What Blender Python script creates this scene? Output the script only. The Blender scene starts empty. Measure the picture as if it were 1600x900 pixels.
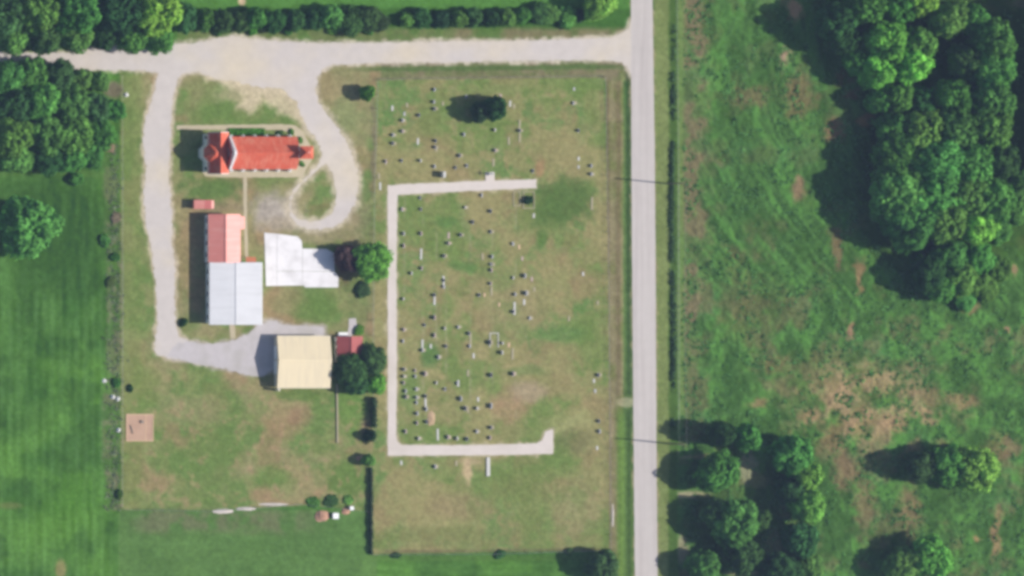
import bpy, math, random
import numpy as np
from mathutils import Vector, Matrix

random.seed(7)
rng = np.random.default_rng(7)
scene = bpy.context.scene
COL = scene.collection

# ------------------------------------------------------------------ camera, sky, sun, exposure
S = 0.18                       # metres of ground per photograph pixel (1600 x 900)
CAM_H = 2500.0                 # survey aircraft height
CAM_X, CAM_Y = -900.0, 0.0     # flight line lies west of the plot
cam_data = bpy.data.cameras.new('survey_camera')
cam = bpy.data.objects.new('survey_camera', cam_data)
COL.objects.link(cam)
cam.location = (CAM_X, CAM_Y, CAM_H)
cam_data.sensor_width = 36.0
cam_data.lens = 36.0 * CAM_H / (1600 * S)
cam_data.shift_x = -CAM_X / (1600 * S)
cam_data.clip_start = 50.0
cam_data.clip_end = 9000.0
scene.camera = cam

SUN_EL, SUN_AZ = math.radians(38.0), math.radians(-6.0)
world = bpy.data.worlds.new('World')
scene.world = world
world.use_nodes = True
wn = world.node_tree
sky = wn.nodes.new('ShaderNodeTexSky')
sky.sky_type = 'NISHITA'
sky.sun_disc = False
sky.sun_elevation = SUN_EL
sky.sun_rotation = math.radians(90.0) - SUN_AZ
sky.dust_density = 1.5
wn.links.new(sky.outputs[0], wn.nodes['Background'].inputs[0])
wn.nodes['Background'].inputs[1].default_value = 0.078
sun_data = bpy.data.lights.new('sun', 'SUN')
sun_data.energy = 4.2
sun_data.angle = math.radians(0.55)
sun_data.color = (1.0, 0.955, 0.89)
sun = bpy.data.objects.new('sun', sun_data)
COL.objects.link(sun)
sun_dir = Vector((math.cos(SUN_EL) * math.cos(SUN_AZ), math.cos(SUN_EL) * math.sin(SUN_AZ), math.sin(SUN_EL)))
sun.rotation_euler = sun_dir.to_track_quat('Z', 'Y').to_euler()
sun.location = sun_dir * 300
scene.view_settings.view_transform = 'Standard'
scene.view_settings.look = 'None'
scene.view_settings.gamma = 1.0
scene.view_settings.exposure = 0.49
scene.view_settings.use_curve_mapping = False
scene.render.engine = 'CYCLES'
scene.cycles.filter_width = 3.7
scene.cycles.use_denoising = True
scene.cycles.max_bounces = 6
scene.cycles.transparent_max_bounces = 4

# ------------------------------------------------------------------ helpers
GAIN = 1.22                    # how bright a flat sunlit surface of albedo 1 comes out
VEIL = np.array((0.013, 0.018, 0.030))   # light the haze adds over it


def lin(c):
    c = np.asarray(c, float) / 255.0
    return np.where(c <= 0.04045, c / 12.92, ((c + 0.055) / 1.055) ** 2.4)


def alb(r, g, b):
    """Base colour of a flat surface that looks (r, g, b) in the sunlit photograph."""
    return tuple(np.clip((lin((r, g, b)) - VEIL) / GAIN, 0.004, 0.86))


def W(px, py, h=0.0):
    """World point at height h on the line of sight through a photograph pixel."""
    gx, gy = (px - 800) * S, (450 - py) * S
    k = h / CAM_H
    return Vector((gx + (CAM_X - gx) * k, gy + (CAM_Y - gy) * k, h))


def tag(o, label=None, cat=None, group=None, kind=None):
    if label: o['label'] = label
    if cat: o['category'] = cat
    if group: o['group'] = group
    if kind: o['kind'] = kind
    elif cat: o['kind'] = 'thing'
    return o


def empty(name, loc, label=None, cat=None, group=None):
    o = bpy.data.objects.new(name, None)
    COL.objects.link(o)
    o.location = loc
    o.empty_display_size = 0.5
    return tag(o, label, cat, group)


class MB:
    """Collects shapes in world space; build() links them as one mesh object."""
    def __init__(self):
        self.v, self.f = [], []

    def add(self, verts, faces):
        n = len(self.v)
        self.v += [tuple(p) for p in verts]
        self.f += [tuple(i + n for i in q) for q in faces]
        return self

    def box(self, x0, x1, y0, y1, z0, z1):
        return self.add([(x0, y0, z0), (x1, y0, z0), (x1, y1, z0), (x0, y1, z0), (x0, y0, z1), (x1, y0, z1), (x1, y1, z1), (x0, y1, z1)],
                        [(0, 3, 2, 1), (4, 5, 6, 7), (0, 1, 5, 4), (1, 2, 6, 5), (2, 3, 7, 6), (3, 0, 4, 7)])

    def prism(self, poly, z0, z1):
        n = len(poly)
        vs = [(p[0], p[1], z0) for p in poly] + [(p[0], p[1], z1) for p in poly]
        fs = [tuple(range(n - 1, -1, -1)), tuple(range(n, 2 * n))]
        fs += [(i, (i + 1) % n, n + (i + 1) % n, n + i) for i in range(n)]
        return self.add(vs, fs)

    def gable_x(self, x0, x1, y0, y1, z0, ze, zr, ym=None):
        """Gabled body whose ridge runs along x."""
        ym = (y0 + y1) / 2 if ym is None else ym
        pr = [(y0, z0), (y1, z0), (y1, ze), (ym, zr), (y0, ze)]
        vs = [(x0, a, b) for a, b in pr] + [(x1, a, b) for a, b in pr]
        return self.add(vs, [(0, 4, 3, 2, 1), (5, 6, 7, 8, 9)] + [(i, (i + 1) % 5, 5 + (i + 1) % 5, 5 + i) for i in range(5)])

    def gable_y(self, x0, x1, y0, y1, z0, ze, zr, xm=None):
        xm = (x0 + x1) / 2 if xm is None else xm
        pr = [(x0, z0), (x1, z0), (x1, ze), (xm, zr), (x0, ze)]
        vs = [(a, y0, b) for a, b in pr] + [(a, y1, b) for a, b in pr]
        return self.add(vs, [(0, 1, 2, 3, 4), (5, 9, 8, 7, 6)] + [(i, 5 + i, 5 + (i + 1) % 5, (i + 1) % 5) for i in range(5)])

    def tube(self, pts, r0, r1=None, n=6):
        r1 = r0 if r1 is None else r1
        pts = [Vector(p) for p in pts]
        base = len(self.v)
        m = len(pts)
        for i, p in enumerate(pts):
            d = (pts[min(i + 1, m - 1)] - pts[max(i - 1, 0)]).normalized()
            a = d.orthogonal().normalized()
            if i and abs(d.z) > 0.9:
                a = Vector((1, 0, 0)) - d * d.x
                a.normalize()
            elif abs(d.z) > 0.9:
                a = Vector((1, 0, 0)) - d * d.x
                a.normalize()
            b = d.cross(a)
            r = r0 + (r1 - r0) * i / max(m - 1, 1)
            for k in range(n):
                t = 2 * math.pi * k / n
                self.v.append(tuple(p + a * (r * math.cos(t)) + b * (r * math.sin(t))))
        for i in range(m - 1):
            for k in range(n):
                q = (base + i * n + k, base + i * n + (k + 1) % n, base + (i + 1) * n + (k + 1) % n, base + (i + 1) * n + k)
                self.f.append(q)
        self.f.append(tuple(base + k for k in range(n - 1, -1, -1)))
        self.f.append(tuple(base + (m - 1) * n + k for k in range(n)))
        return self

    def slope(self, A, B, C, D, t=0.16, mode='rib', step=0.6, h=0.05, jit=0.0):
        """Roof slope: A-B the eave, D-C the ridge (D above A). Ribs run up the slope, courses along it."""
        A, B, C, D = (Vector(p) for p in (A, B, C, D))
        if mode == 'course':
            P0, P1, Q0, Q1 = A, D, B, C
        else:
            P0, P1, Q0, Q1 = A, B, D, C
        nrm = (B - A).cross(D - A).normalized()
        if nrm.z < 0: nrm = -nrm
        L = max((P1 - P0).length, (Q1 - Q0).length)
        n = max(2, int(round(L / step)))
        prof = []
        for i in range(n + 1):
            u = i / n
            if mode == 'course':
                if i > 0: prof.append((u, 0.0))
                if i < n: prof.append((u + 1e-4, h * (1 + jit * random.uniform(-1, 1))))
            else:
                w = 0.05 / L
                for du, dz in ((-1, 0), (-0.5, h), (0.5, h), (1, 0)):
                    prof.append((min(1, max(0, u + du * w)), dz))
        m = len(prof)
        vs = []
        for u, dz in prof: vs.append(P0.lerp(P1, u) + nrm * dz)
        for u, dz in prof: vs.append(Q0.lerp(Q1, u) + nrm * dz)
        for u, dz in prof: vs.append(P0.lerp(P1, u) - nrm * t)
        for u, dz in prof: vs.append(Q0.lerp(Q1, u) - nrm * t)
        fs = []
        for i in range(m - 1):
            fs.append((i, i + 1, m + i + 1, m + i))
            fs.append((2 * m + i, 3 * m + i, 3 * m + i + 1, 2 * m + i + 1))
            fs.append((i, 2 * m + i, 2 * m + i + 1, i + 1))
            fs.append((m + i, m + i + 1, 3 * m + i + 1, 3 * m + i))
        fs.append((0, m, 3 * m, 2 * m))
        fs.append((m - 1, 3 * m - 1, 4 * m - 1, 2 * m - 1))
        return self.add(vs, fs)

    def build(self, name, mat, parent=None, smooth=False):
        me = bpy.data.meshes.new(name)
        off = parent_world(parent)
        me.from_pydata([(p[0] - off[0], p[1] - off[1], p[2] - off[2]) for p in self.v], [], self.f)
        me.materials.append(mat)
        fix_normals(me)
        o = bpy.data.objects.new(name, me)
        COL.objects.link(o)
        if parent: o.parent = parent
        if smooth:
            me.polygons.foreach_set('use_smooth', [True] * len(me.polygons))
        return o

    def thing(self, name, mat, loc, label, cat, group=None):
        """One-mesh thing with its origin at its base."""
        me = bpy.data.meshes.new(name)
        me.from_pydata([(p[0] - loc[0], p[1] - loc[1], p[2] - loc[2]) for p in self.v], [], self.f)
        me.materials.append(mat)
        fix_normals(me)
        o = bpy.data.objects.new(name, me)
        COL.objects.link(o)
        o.location = loc
        return tag(o, label, cat, group)


def parent_world(p):
    v = Vector((0, 0, 0))
    while p:
        v += Vector(p.location)
        p = p.parent
    return v


def fix_normals(me):
    import bmesh
    bm = bmesh.new()
    bm.from_mesh(me)
    bmesh.ops.recalc_face_normals(bm, faces=bm.faces)
    bm.to_mesh(me)
    bm.free()


# ------------------------------------------------------------------ materials
MATS = {}


def material(name, color, rough=0.8, spec=0.3, var=0.12, scale=1.5, fine=None, bump=0.0, stains=None, metal=0.0, stretch=None):
    """Base colour broken up by two noises; optional stain colour (colour, scale, amount)."""
    m = bpy.data.materials.new(name)
    m.use_nodes = True
    nt = m.node_tree
    bs = nt.nodes['Principled BSDF']
    bs.inputs['Roughness'].default_value = rough
    bs.inputs['Specular IOR Level'].default_value = spec
    bs.inputs['Metallic'].default_value = metal
    geo = nt.nodes.new('ShaderNodeNewGeometry')
    n1 = nt.nodes.new('ShaderNodeTexNoise')
    n1.inputs['Scale'].default_value = scale
    n1.inputs['Detail'].default_value = 5
    nt.links.new(geo.outputs['Position'], n1.inputs['Vector'])
    n2 = nt.nodes.new('ShaderNodeTexNoise')
    n2.inputs['Scale'].default_value = fine or scale * 7
    n2.inputs['Detail'].default_value = 3
    nt.links.new(geo.outputs['Position'], n2.inputs['Vector'])
    add = nt.nodes.new('ShaderNodeMath'); add.operation = 'ADD'
    nt.links.new(n1.outputs[0], add.inputs[0]); nt.links.new(n2.outputs[0], add.inputs[1])
    mr = nt.nodes.new('ShaderNodeMapRange')
    mr.inputs['From Min'].default_value = 0.6; mr.inputs['From Max'].default_value = 1.4
    mr.inputs['To Min'].default_value = 1 - var; mr.inputs['To Max'].default_value = 1 + var
    nt.links.new(add.outputs[0], mr.inputs['Value'])
    col = nt.nodes.new('ShaderNodeRGB'); col.outputs[0].default_value = (*color, 1)
    src = col.outputs[0]
    if stains:
        sc, ss, amt = stains
        n3 = nt.nodes.new('ShaderNodeTexNoise')
        n3.inputs['Scale'].default_value = ss; n3.inputs['Detail'].default_value = 4
        if stretch:
            vm = nt.nodes.new('ShaderNodeVectorMath'); vm.operation = 'MULTIPLY'; vm.inputs[1].default_value = stretch
            nt.links.new(geo.outputs['Position'], vm.inputs[0]); nt.links.new(vm.outputs[0], n3.inputs['Vector'])
        else:
            nt.links.new(geo.outputs['Position'], n3.inputs['Vector'])
        r3 = nt.nodes.new('ShaderNodeMapRange')
        r3.inputs['From Min'].default_value = 0.45; r3.inputs['From Max'].default_value = 0.7
        r3.inputs['To Max'].default_value = amt
        nt.links.new(n3.outputs[0], r3.inputs['Value'])
        mx = nt.nodes.new('ShaderNodeMix'); mx.data_type = 'RGBA'
        nt.links.new(r3.outputs[0], mx.inputs[0]); nt.links.new(src, mx.inputs[6])
        mx.inputs[7].default_value = (*sc, 1)
        src = mx.outputs[2]
    mul = nt.nodes.new('ShaderNodeVectorMath'); mul.operation = 'SCALE'
    nt.links.new(src, mul.inputs[0]); nt.links.new(mr.outputs[0], mul.inputs['Scale'])
    nt.links.new(mul.outputs[0], bs.inputs['Base Color'])
    if bump:
        bp = nt.nodes.new('ShaderNodeBump'); bp.inputs['Strength'].default_value = bump
        nt.links.new(n2.outputs[0], bp.inputs['Height']); nt.links.new(bp.outputs[0], bs.inputs['Normal'])
    MATS[name] = m
    return m


def foliage_material(name):
    """Leaf colour comes from the object colour, varied from leaf clump to leaf clump."""
    m = bpy.data.materials.new(name)
    m.use_nodes = True
    nt = m.node_tree
    for n in list(nt.nodes): nt.nodes.remove(n)
    out = nt.nodes.new('ShaderNodeOutputMaterial')
    oi = nt.nodes.new('ShaderNodeObjectInfo')
    at = nt.nodes.new('ShaderNodeAttribute'); at.attribute_name = 'tone'
    geo = nt.nodes.new('ShaderNodeNewGeometry')
    n1 = nt.nodes.new('ShaderNodeTexNoise'); n1.inputs['Scale'].default_value = 0.45; n1.inputs['Detail'].default_value = 3
    nt.links.new(geo.outputs['Position'], n1.inputs['Vector'])
    mr = nt.nodes.new('ShaderNodeMapRange'); mr.inputs['From Min'].default_value = 0.3; mr.inputs['From Max'].default_value = 0.7
    mr.inputs['To Min'].default_value = 0.72; mr.inputs['To Max'].default_value = 1.3
    nt.links.new(n1.outputs[0], mr.inputs['Value'])
    mm = nt.nodes.new('ShaderNodeMath'); mm.operation = 'MULTIPLY'
    nt.links.new(mr.outputs[0], mm.inputs[0]); nt.links.new(at.outputs['Fac'], mm.inputs[1])
    sc = nt.nodes.new('ShaderNodeVectorMath'); sc.operation = 'SCALE'
    nt.links.new(oi.outputs['Color'], sc.inputs[0]); nt.links.new(mm.outputs[0], sc.inputs['Scale'])
    d = nt.nodes.new('ShaderNodeBsdfDiffuse'); t = nt.nodes.new('ShaderNodeBsdfTranslucent')
    nt.links.new(sc.outputs[0], d.inputs['Color']); nt.links.new(sc.outputs[0], t.inputs['Color'])
    mx = nt.nodes.new('ShaderNodeMixShader'); mx.inputs[0].default_value = 0.3
    nt.links.new(d.outputs[0], mx.inputs[1]); nt.links.new(t.outputs[0], mx.inputs[2])
    nt.links.new(mx.outputs[0], out.inputs['Surface'])
    return m


FOL = foliage_material('foliage')
material('bark', (0.10, 0.08, 0.06), var=0.3, scale=3)
material('asphalt', alb(203, 196, 193), rough=0.9, spec=0.2, var=0.05, scale=0.35, fine=6, stains=(alb(188, 180, 178), 0.5, 0.75), stretch=(1.3, 0.05, 1))
material('gravel', alb(209, 201, 197), rough=1, spec=0.1, var=0.09, scale=0.4, fine=4, stains=(alb(217, 205, 186), 0.055, 0.9))
material('grey_gravel', alb(200, 194, 196), rough=1, spec=0.1, var=0.08, scale=0.5, fine=5, stains=(alb(176, 172, 165), 0.2, 0.5))
material('path_concrete', alb(220, 210, 204), rough=0.9, spec=0.2, var=0.05, scale=0.5, fine=5, stains=(alb(206, 197, 188), 0.15, 0.6))
material('walk_concrete', alb(196, 184, 160), rough=0.9, spec=0.2, var=0.09, scale=0.8, fine=5, stains=(alb(186, 176, 150), 0.4, 0.6))
material('slab_concrete', alb(245, 242, 244), rough=0.85, spec=0.2, var=0.05, scale=0.5, fine=4, stains=(alb(214, 211, 212), 0.3, 0.75))
material('red_shingle', (0.56, 0.105, 0.058), rough=0.75, spec=0.25, var=0.17, scale=1.0, fine=5, stains=((0.60, 0.19, 0.12), 1.0, 0.9), stretch=(1.2, 0.35, 0.35))
material('red_metal', (0.62, 0.22, 0.185), rough=0.47, spec=0.45, var=0.07, scale=0.5, fine=5, stains=((0.66, 0.29, 0.25), 1.0, 0.8), stretch=(0.15, 1.2, 0.2))
material('maroon_metal', (0.34, 0.085, 0.08), rough=0.65, spec=0.25, var=0.08, scale=0.6, fine=5)
material('orange_metal', (0.55, 0.18, 0.08), rough=0.5, spec=0.5, var=0.06)
material('white_metal', (0.60, 0.60, 0.62), rough=0.5, spec=0.4, var=0.04, scale=0.4, fine=3, stains=((0.53, 0.53, 0.545), 1.0, 0.7), stretch=(0.12, 1.0, 0.2))
material('cream_metal', (0.73, 0.62, 0.42), rough=0.5, spec=0.4, var=0.04, scale=0.4, fine=4, stains=((0.62, 0.53, 0.38), 1.0, 0.6), stretch=(1.0, 0.12, 0.2))
material('white_paint', (0.80, 0.80, 0.79), rough=0.6, var=0.04)
material('cream_wall', (0.62, 0.57, 0.46), rough=0.6, var=0.05)
material('brick_wall', (0.32, 0.15, 0.11), rough=0.9, var=0.15, scale=2)
material('stone_wall', (0.80, 0.80, 0.79), rough=0.85, var=0.07, scale=1.2)
material('window_glass', (0.03, 0.04, 0.05), rough=0.08, spec=0.6, var=0.05)
material('door_wood', (0.22, 0.12, 0.07), rough=0.6, var=0.15, scale=3)
material('galvanised', (0.35, 0.36, 0.37), rough=0.5, spec=0.5, var=0.08)
material('weathered_wood', (0.26, 0.22, 0.18), rough=0.9, var=0.2, scale=3)
material('pole_wood', (0.16, 0.12, 0.09), rough=0.9, var=0.2, scale=3)
material('grey_granite', (0.40, 0.40, 0.41), rough=0.5, spec=0.4, var=0.12, scale=5, fine=30)
material('white_marble', (0.52, 0.51, 0.485), rough=0.5, spec=0.4, var=0.06, scale=3)
material('dark_granite', (0.10, 0.10, 0.11), rough=0.3, spec=0.5, var=0.15, scale=5)
material('pink_granite', (0.44, 0.33, 0.30), rough=0.5, spec=0.4, var=0.12, scale=5)
material('grave_kerb', alb(180, 172, 148), rough=0.9, var=0.08)
material('bare_earth', alb(196, 170, 142), rough=1, spec=0.05, var=0.12, scale=0.9, fine=5, stains=(alb(172, 150, 124), 0.6, 0.5))
material('clay_pad', alb(198, 166, 146), rough=1, spec=0.05, var=0.08, scale=0.7, fine=5, stains=(alb(184, 152, 136), 0.4, 0.6))
material('pale_timber', alb(222, 190, 160), rough=0.9, var=0.1, scale=2)
material('rubble', alb(190, 150, 130), rough=1, var=0.2, scale=2)
material('white_rubble', (0.66, 0.65, 0.64), rough=0.9, var=0.1, scale=2)

# ------------------------------------------------------------------ the outlines of the drives (photograph pixels, ground level)
ROAD = [(986, -60), (1018.5, -60), (1019.5, 0), (1023, 250), (1024.5, 450), (1025.5, 700), (1027.5, 900), (1028, 960), (993, 960), (992, 900), (990, 700), (988, 450), (986.5, 250), (986.5, 120), (986, 40)]
LANE = [(-60, 78), (0, 80), (60, 82), (110, 81), (140, 74), (190, 71), (240, 69), (310, 66), (335, 59), (365, 55), (400, 61), (480, 66), (590, 66), (700, 64), (800, 62.5), (900, 60), (955, 57), (972, 52), (981, 44), (986, 30), (990, 22),
        (990, 128), (986, 122), (981, 108), (972, 98), (955, 95), (900, 95), (800, 96), (700, 98), (600, 99), (520, 101), (507, 107), (499, 118), (470, 132), (450, 128), (380, 128), (340, 125), (310, 113), (285, 116), (245, 114), (225, 111), (110, 110), (62, 107), (0, 97), (-60, 96)]
LOOP_OUT = [(499, 112), (496, 140), (499, 158), (512, 178), (532, 202), (549, 232), (560, 262), (563, 290), (558, 318), (545, 340), (526, 356), (502, 361), (478, 360), (462, 352), (452, 340), (449, 322), (452, 305), (462, 288), (480, 272), (496, 256), (501, 242), (494, 222), (480, 202), (468, 182), (462, 160), (440, 142), (400, 138), (372, 130), (376, 120), (440, 118)]
LOOP_IN = [(509, 256), (517, 270), (522, 288), (524, 310), (519, 330), (506, 341), (484, 345), (465, 339), (456, 326), (458, 309), (470, 292), (489, 274)]
WEST_DRIVE = [(244, 108), (292, 108), (284, 122), (274, 146), (270, 200), (268, 270), (272, 330), (273, 380), (278, 420), (276, 470), (279, 505), (284, 524), (306, 533), (340, 537), (340, 574), (300, 568), (262, 563), (243, 557), (237, 545), (243, 500), (240, 450), (234, 400), (224, 345), (220, 300), (225, 260), (219, 225), (224, 185), (236, 145), (242, 122)]
YARD_GRAVEL = [(262, 556), (276, 536), (296, 534), (332, 538), (366, 531), (390, 521), (402, 509), (416, 502), (432, 502), (446, 508), (470, 509), (506, 511), (507, 528), (470, 530), (436, 530), (436, 570), (412, 588), (392, 587), (352, 576), (332, 573), (300, 567)]
PATH = [(606, 712), (606, 290), (640, 287.5), (757, 282.5), (838, 280), (838, 293.5), (740, 298), (640, 303), (621, 304.5), (619.5, 400), (620, 560), (619, 680), (621, 690), (628, 695), (700, 696), (780, 694.5), (838, 693), (848, 688), (852, 674), (864, 671), (864.5, 709), (780, 711), (680, 711.5)]


def inset(poly, d):
    """Outline drawn in by d pixels, so that the worn edge lies on the turf."""
    n = len(poly); ar = sum(poly[i][0] * poly[(i + 1) % n][1] - poly[(i + 1) % n][0] * poly[i][1] for i in range(n))
    s_ = 1 if ar > 0 else -1; out = []
    for i in range(n):
        a, b, c = Vector(poly[i - 1]), Vector(poly[i]), Vector(poly[(i + 1) % n])
        e1, e2 = (b - a).normalized(), (c - b).normalized()
        t = (e1 + e2); t = t.normalized() if t.length > 1e-3 else e1
        out.append((b.x - s_ * t.y * d, b.y + s_ * t.x * d))
    return out


# ------------------------------------------------------------------ numpy noise and masks
def vnoise(x, y, seed):
    r = np.random.default_rng(seed).random((128, 128))
    xi, yi = np.floor(x).astype(int), np.floor(y).astype(int)
    fx, fy = x - xi, y - yi
    fx = fx * fx * (3 - 2 * fx); fy = fy * fy * (3 - 2 * fy)
    a = r[yi % 128, xi % 128]; b = r[yi % 128, (xi + 1) % 128]
    c = r[(yi + 1) % 128, xi % 128]; d = r[(yi + 1) % 128, (xi + 1) % 128]
    return (a * (1 - fx) + b * fx) * (1 - fy) + (c * (1 - fx) + d * fx) * fy


def fbm(x, y, size, seed, octs=4):
    """Noise in 0..1, mean 0.5; size = feature size in photograph pixels."""
    t, amp, tot = 0, 1.0, 0.0
    for o in range(octs):
        t = t + amp * vnoise(x / size * 2 ** o + 17.3 * o, y / size * 2 ** o + 9.1 * o, seed + o)
        tot += amp; amp *= 0.55
    return t / tot


def sstep(a, b, x):
    t = np.clip((x - a) / (b - a), 0, 1)
    return t * t * (3 - 2 * t)


def sdist(poly, x, y):
    """Signed distance to a polygon, positive inside."""
    d2 = np.full(x.shape, 1e12); inside = np.zeros(x.shape, bool)
    n = len(poly)
    for i in range(n):
        x0, y0 = poly[i]; x1, y1 = poly[(i + 1) % n]
        ex, ey = x1 - x0, y1 - y0
        t = np.clip(((x - x0) * ex + (y - y0) * ey) / (ex * ex + ey * ey + 1e-9), 0, 1)
        d2 = np.minimum(d2, (x - x0 - t * ex) ** 2 + (y - y0 - t * ey) ** 2)
        if y0 != y1:
            c = ((y0 > y) != (y1 > y)) & (x < (x1 - x0) * (y - y0) / (y1 - y0) + x0)
            inside ^= c
    d = np.sqrt(d2)
    return np.where(inside, d, -d)


def lerp3(base, col, m):
    return base + (np.asarray(col, float) - base) * m[..., None]


# ------------------------------------------------------------------ the ground
def ground_cover(X, Y):
    """Colour of the turf, hay and soil (as the photograph shows it in full sun) and height, from photograph pixels."""
    wx = (fbm(X, Y, 26, 101) - 0.5); wy = (fbm(X, Y, 26, 131) - 0.5)
    N60 = fbm(X, Y, 60, 11); N25 = fbm(X, Y, 25, 21); N10 = fbm(X, Y, 10, 31, 3); N5 = fbm(X, Y, 5, 41, 2)
    N120 = fbm(X, Y, 120, 51, 3)
    Z = np.zeros(X.shape)
    # hay field, the default
    c = np.zeros(X.shape + (3,)) + np.array((84, 124, 70.0))
    c = lerp3(c, (96, 140, 72), sstep(0.42, 0.7, N120) * 0.9)
    c = lerp3(c, (60, 98, 56), sstep(0.5, 0.75, N60) * 0.55)
    c = lerp3(c, (92, 138, 66), sstep(0.2, 1.0, 1 - np.hypot((X - 110) / 120, (Y - 780) / 130)) * 0.7)
    c = lerp3(c, (58, 90, 54), sstep(0, 0.7, 1 - np.hypot((X - 100) / 110, (Y - 350) / 150)) * 0.8)
    c = lerp3(c, (64, 98, 60), sstep(0.45, 0.65, fbm(X, Y, 45, 57, 4)) * 0.5)
    mow = np.sin(X * 2 * math.pi / 13.0 + 3 * wx) * 0.5 + 0.5
    rr = np.hypot(X - 45, (Y - 360) * 0.9)
    arc = np.sin(rr * 2 * math.pi / 14.0) * 0.5 + 0.5
    near = sstep(190, 110, rr) * (Y < 460)
    lines = (mow * (1 - near) + arc * near) * (X < 175) + (np.sin(Y * 2 * math.pi / 11.0 + 9 * wy) * 0.2 + 0.5) * ((X >= 175) & (Y > 800))
    c = c + ((lines - 0.5) * (8 - 4 * near) * (0.5 + N25))[..., None]
    vs_ = fbm(X * 4.2, Y * 0.55, 30, 71, 4)
    c = c + ((vs_ - 0.5) * 34 * (X < 180))[..., None] * np.array((0.8, 1.0, 0.7))
    hs_ = fbm(X * 0.5, Y * 4.5, 30, 81, 4)
    c = c + ((hs_ - 0.5) * 30 * ((X >= 180) & (Y > 780)))[..., None] * np.array((0.9, 1.0, 0.7))
    c = lerp3(c, (96, 128, 72), sstep(8, 2, np.abs(Y - 268 - 0.0006 * (X - 60) ** 2)) * (X < 165) * 0.5)
    c = lerp3(c, (150, 138, 100), sstep(1, 0.4, np.hypot((X - 95) / 12, (Y - 890) / 22)) * 0.8)
    c = lerp3(c, (120, 124, 84), sstep(1, 0.3, np.hypot((X - 15) / 30, (Y - 790) / 8)) * 0.6)
    Z += 0.05 * (N10 - 0.5)

    # meadow of rough weeds east of the road
    al = X * 0.5 + Y * 0.866; ac = X * 0.866 - Y * 0.5
    cu = X - 0.00105 * np.clip(Y, 0, 600) ** 2 + 14 * wx
    streak = 0.6 * fbm(cu * 2.6, Y * 0.4, 40, 61, 3) + 0.4 * fbm(cu * 5.5, Y * 0.6, 40, 67, 3)
    blot = fbm(X, Y * 0.8, 22, 91, 4)
    kk = sstep(400, 560, Y + 120 * wx)
    streak = streak * (1 - 0.75 * kk) + blot * 0.75 * kk
    streak = 0.8 * streak + 0.2 * blot
    east = sstep(1056, 1062, X + 4 * wx)
    mead = np.zeros(X.shape + (3,)) + np.array((78, 112, 70.0))
    mead = lerp3(mead, (92, 140, 76), sstep(0.42, 0.64, streak) * 0.85)
    mead = lerp3(mead, (60, 94, 58), sstep(0.52, 0.34, streak) * 0.5)
    mead = lerp3(mead, (84, 132, 82), sstep(0.55, 0.8, N60) * 0.6)
    mead = lerp3(mead, (64, 98, 58), sstep(0.52, 0.72, N25) * 0.4)
    brown = sstep(0.49, 0.66, 0.55 * N25 + 0.45 * N60)
    mead = lerp3(mead, (118, 115, 88), brown * (0.62 - 0.34 * sstep(420, 300, Y) * sstep(1095, 1115, X)))
    band = sstep(1118, 1085, X + 70 * wx) * (0.35 + 0.9 * sstep(0.35, 0.62, N25)) * sstep(640, 470, Y + 60 * wy)
    mead = lerp3(mead, (128, 118, 94), np.clip(band, 0, 1) * 0.85)
    spots = [(1240, 12, 15, 24, 182, 148, 116, .95), (1228, 92, 10, 22, 168, 140, 122, .9), (1252, 150, 30, 42, 124, 110, 86, .8), (1305, 205, 20, 24, 140, 118, 94, .9), (1172, 152, 36, 22, 122, 108, 86, .7),
             (1248, 295, 12, 24, 146, 120, 100, .85), (1310, 385, 10, 42, 134, 114, 92, .8), (1346, 430, 8, 36, 150, 124, 96, .85), (1334, 520, 8, 18, 164, 130, 108, .9), (1212, 570, 30, 16, 128, 110, 84, .7),
             (1310, 606, 30, 22, 170, 142, 112, .85), (1378, 594, 34, 22, 182, 156, 122, .85), (1270, 652, 22, 20, 172, 142, 112, .85), (1345, 655, 36, 34, 166, 138, 108, .75), (1392, 662, 26, 20, 160, 134, 106, .75), (1450, 620, 34, 22, 142, 118, 94, .7),
             (1502, 628, 32, 20, 152, 126, 100, .75), (1300, 692, 26, 32, 138, 116, 92, .75), (1322, 735, 24, 36, 136, 114, 94, .75), (1350, 790, 20, 66, 132, 112, 92, .7), (1422, 800, 22, 52, 136, 114, 94, .7), (1580, 700, 16, 26, 138, 118, 98, .7),
             (1558, 832, 10, 46, 164, 132, 104, .8), (1527, 838, 7, 7, 172, 136, 104, .8), (1178, 630, 22, 9, 154, 124, 100, .7), (1560, 700, 24, 30, 130, 112, 88, .5), (1575, 515, 8, 7, 180, 140, 118, .9), (1588, 420, 10, 8, 176, 138, 116, .8), (1515, 480, 18, 9, 150, 126, 100, .8),
             (1355, 36, 10, 9, 178, 134, 98, .95), (1404, 50, 14, 11, 150, 114, 92, .9), (1318, 120, 18, 20, 120, 98, 78, .7), (1350, 184, 16, 14, 170, 130, 96, .9), (1408, 180, 12, 10, 140, 116, 84, .8), (1330, 150, 18, 10, 128, 104, 86, .8), (1300, 600, 120, 60, 110, 112, 78, .35), (1200, 480, 40, 60, 92, 98, 70, .35), (1150, 470, 30, 80, 112, 108, 80, .45),
             (1590, 6, 26, 12, 176, 160, 142, .95), (1530, 12, 30, 10, 140, 116, 84, .6), (1470, 300, 8, 8, 120, 100, 80, .0)]
    for cx, cy, rx, ry, r, g, b, w in spots:
        d = np.hypot((X - cx + 22 * wx) / rx, (Y - cy + 22 * wy) / ry)
        mead = lerp3(mead, (r, g, b), sstep(1.15, 0.35, d + 0.9 * (N10 - 0.5)) * w)
    tan = sstep(0.45, 0.62, 0.5 * N25 + 0.3 * N10 + 0.2 * N60) * sstep(1.1, 0.3, np.hypot((X - 1370) / 190, (Y - 640 + 60 * wx) / 90))
    mead = lerp3(mead, (172, 146, 116), tan * 0.75)
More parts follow.
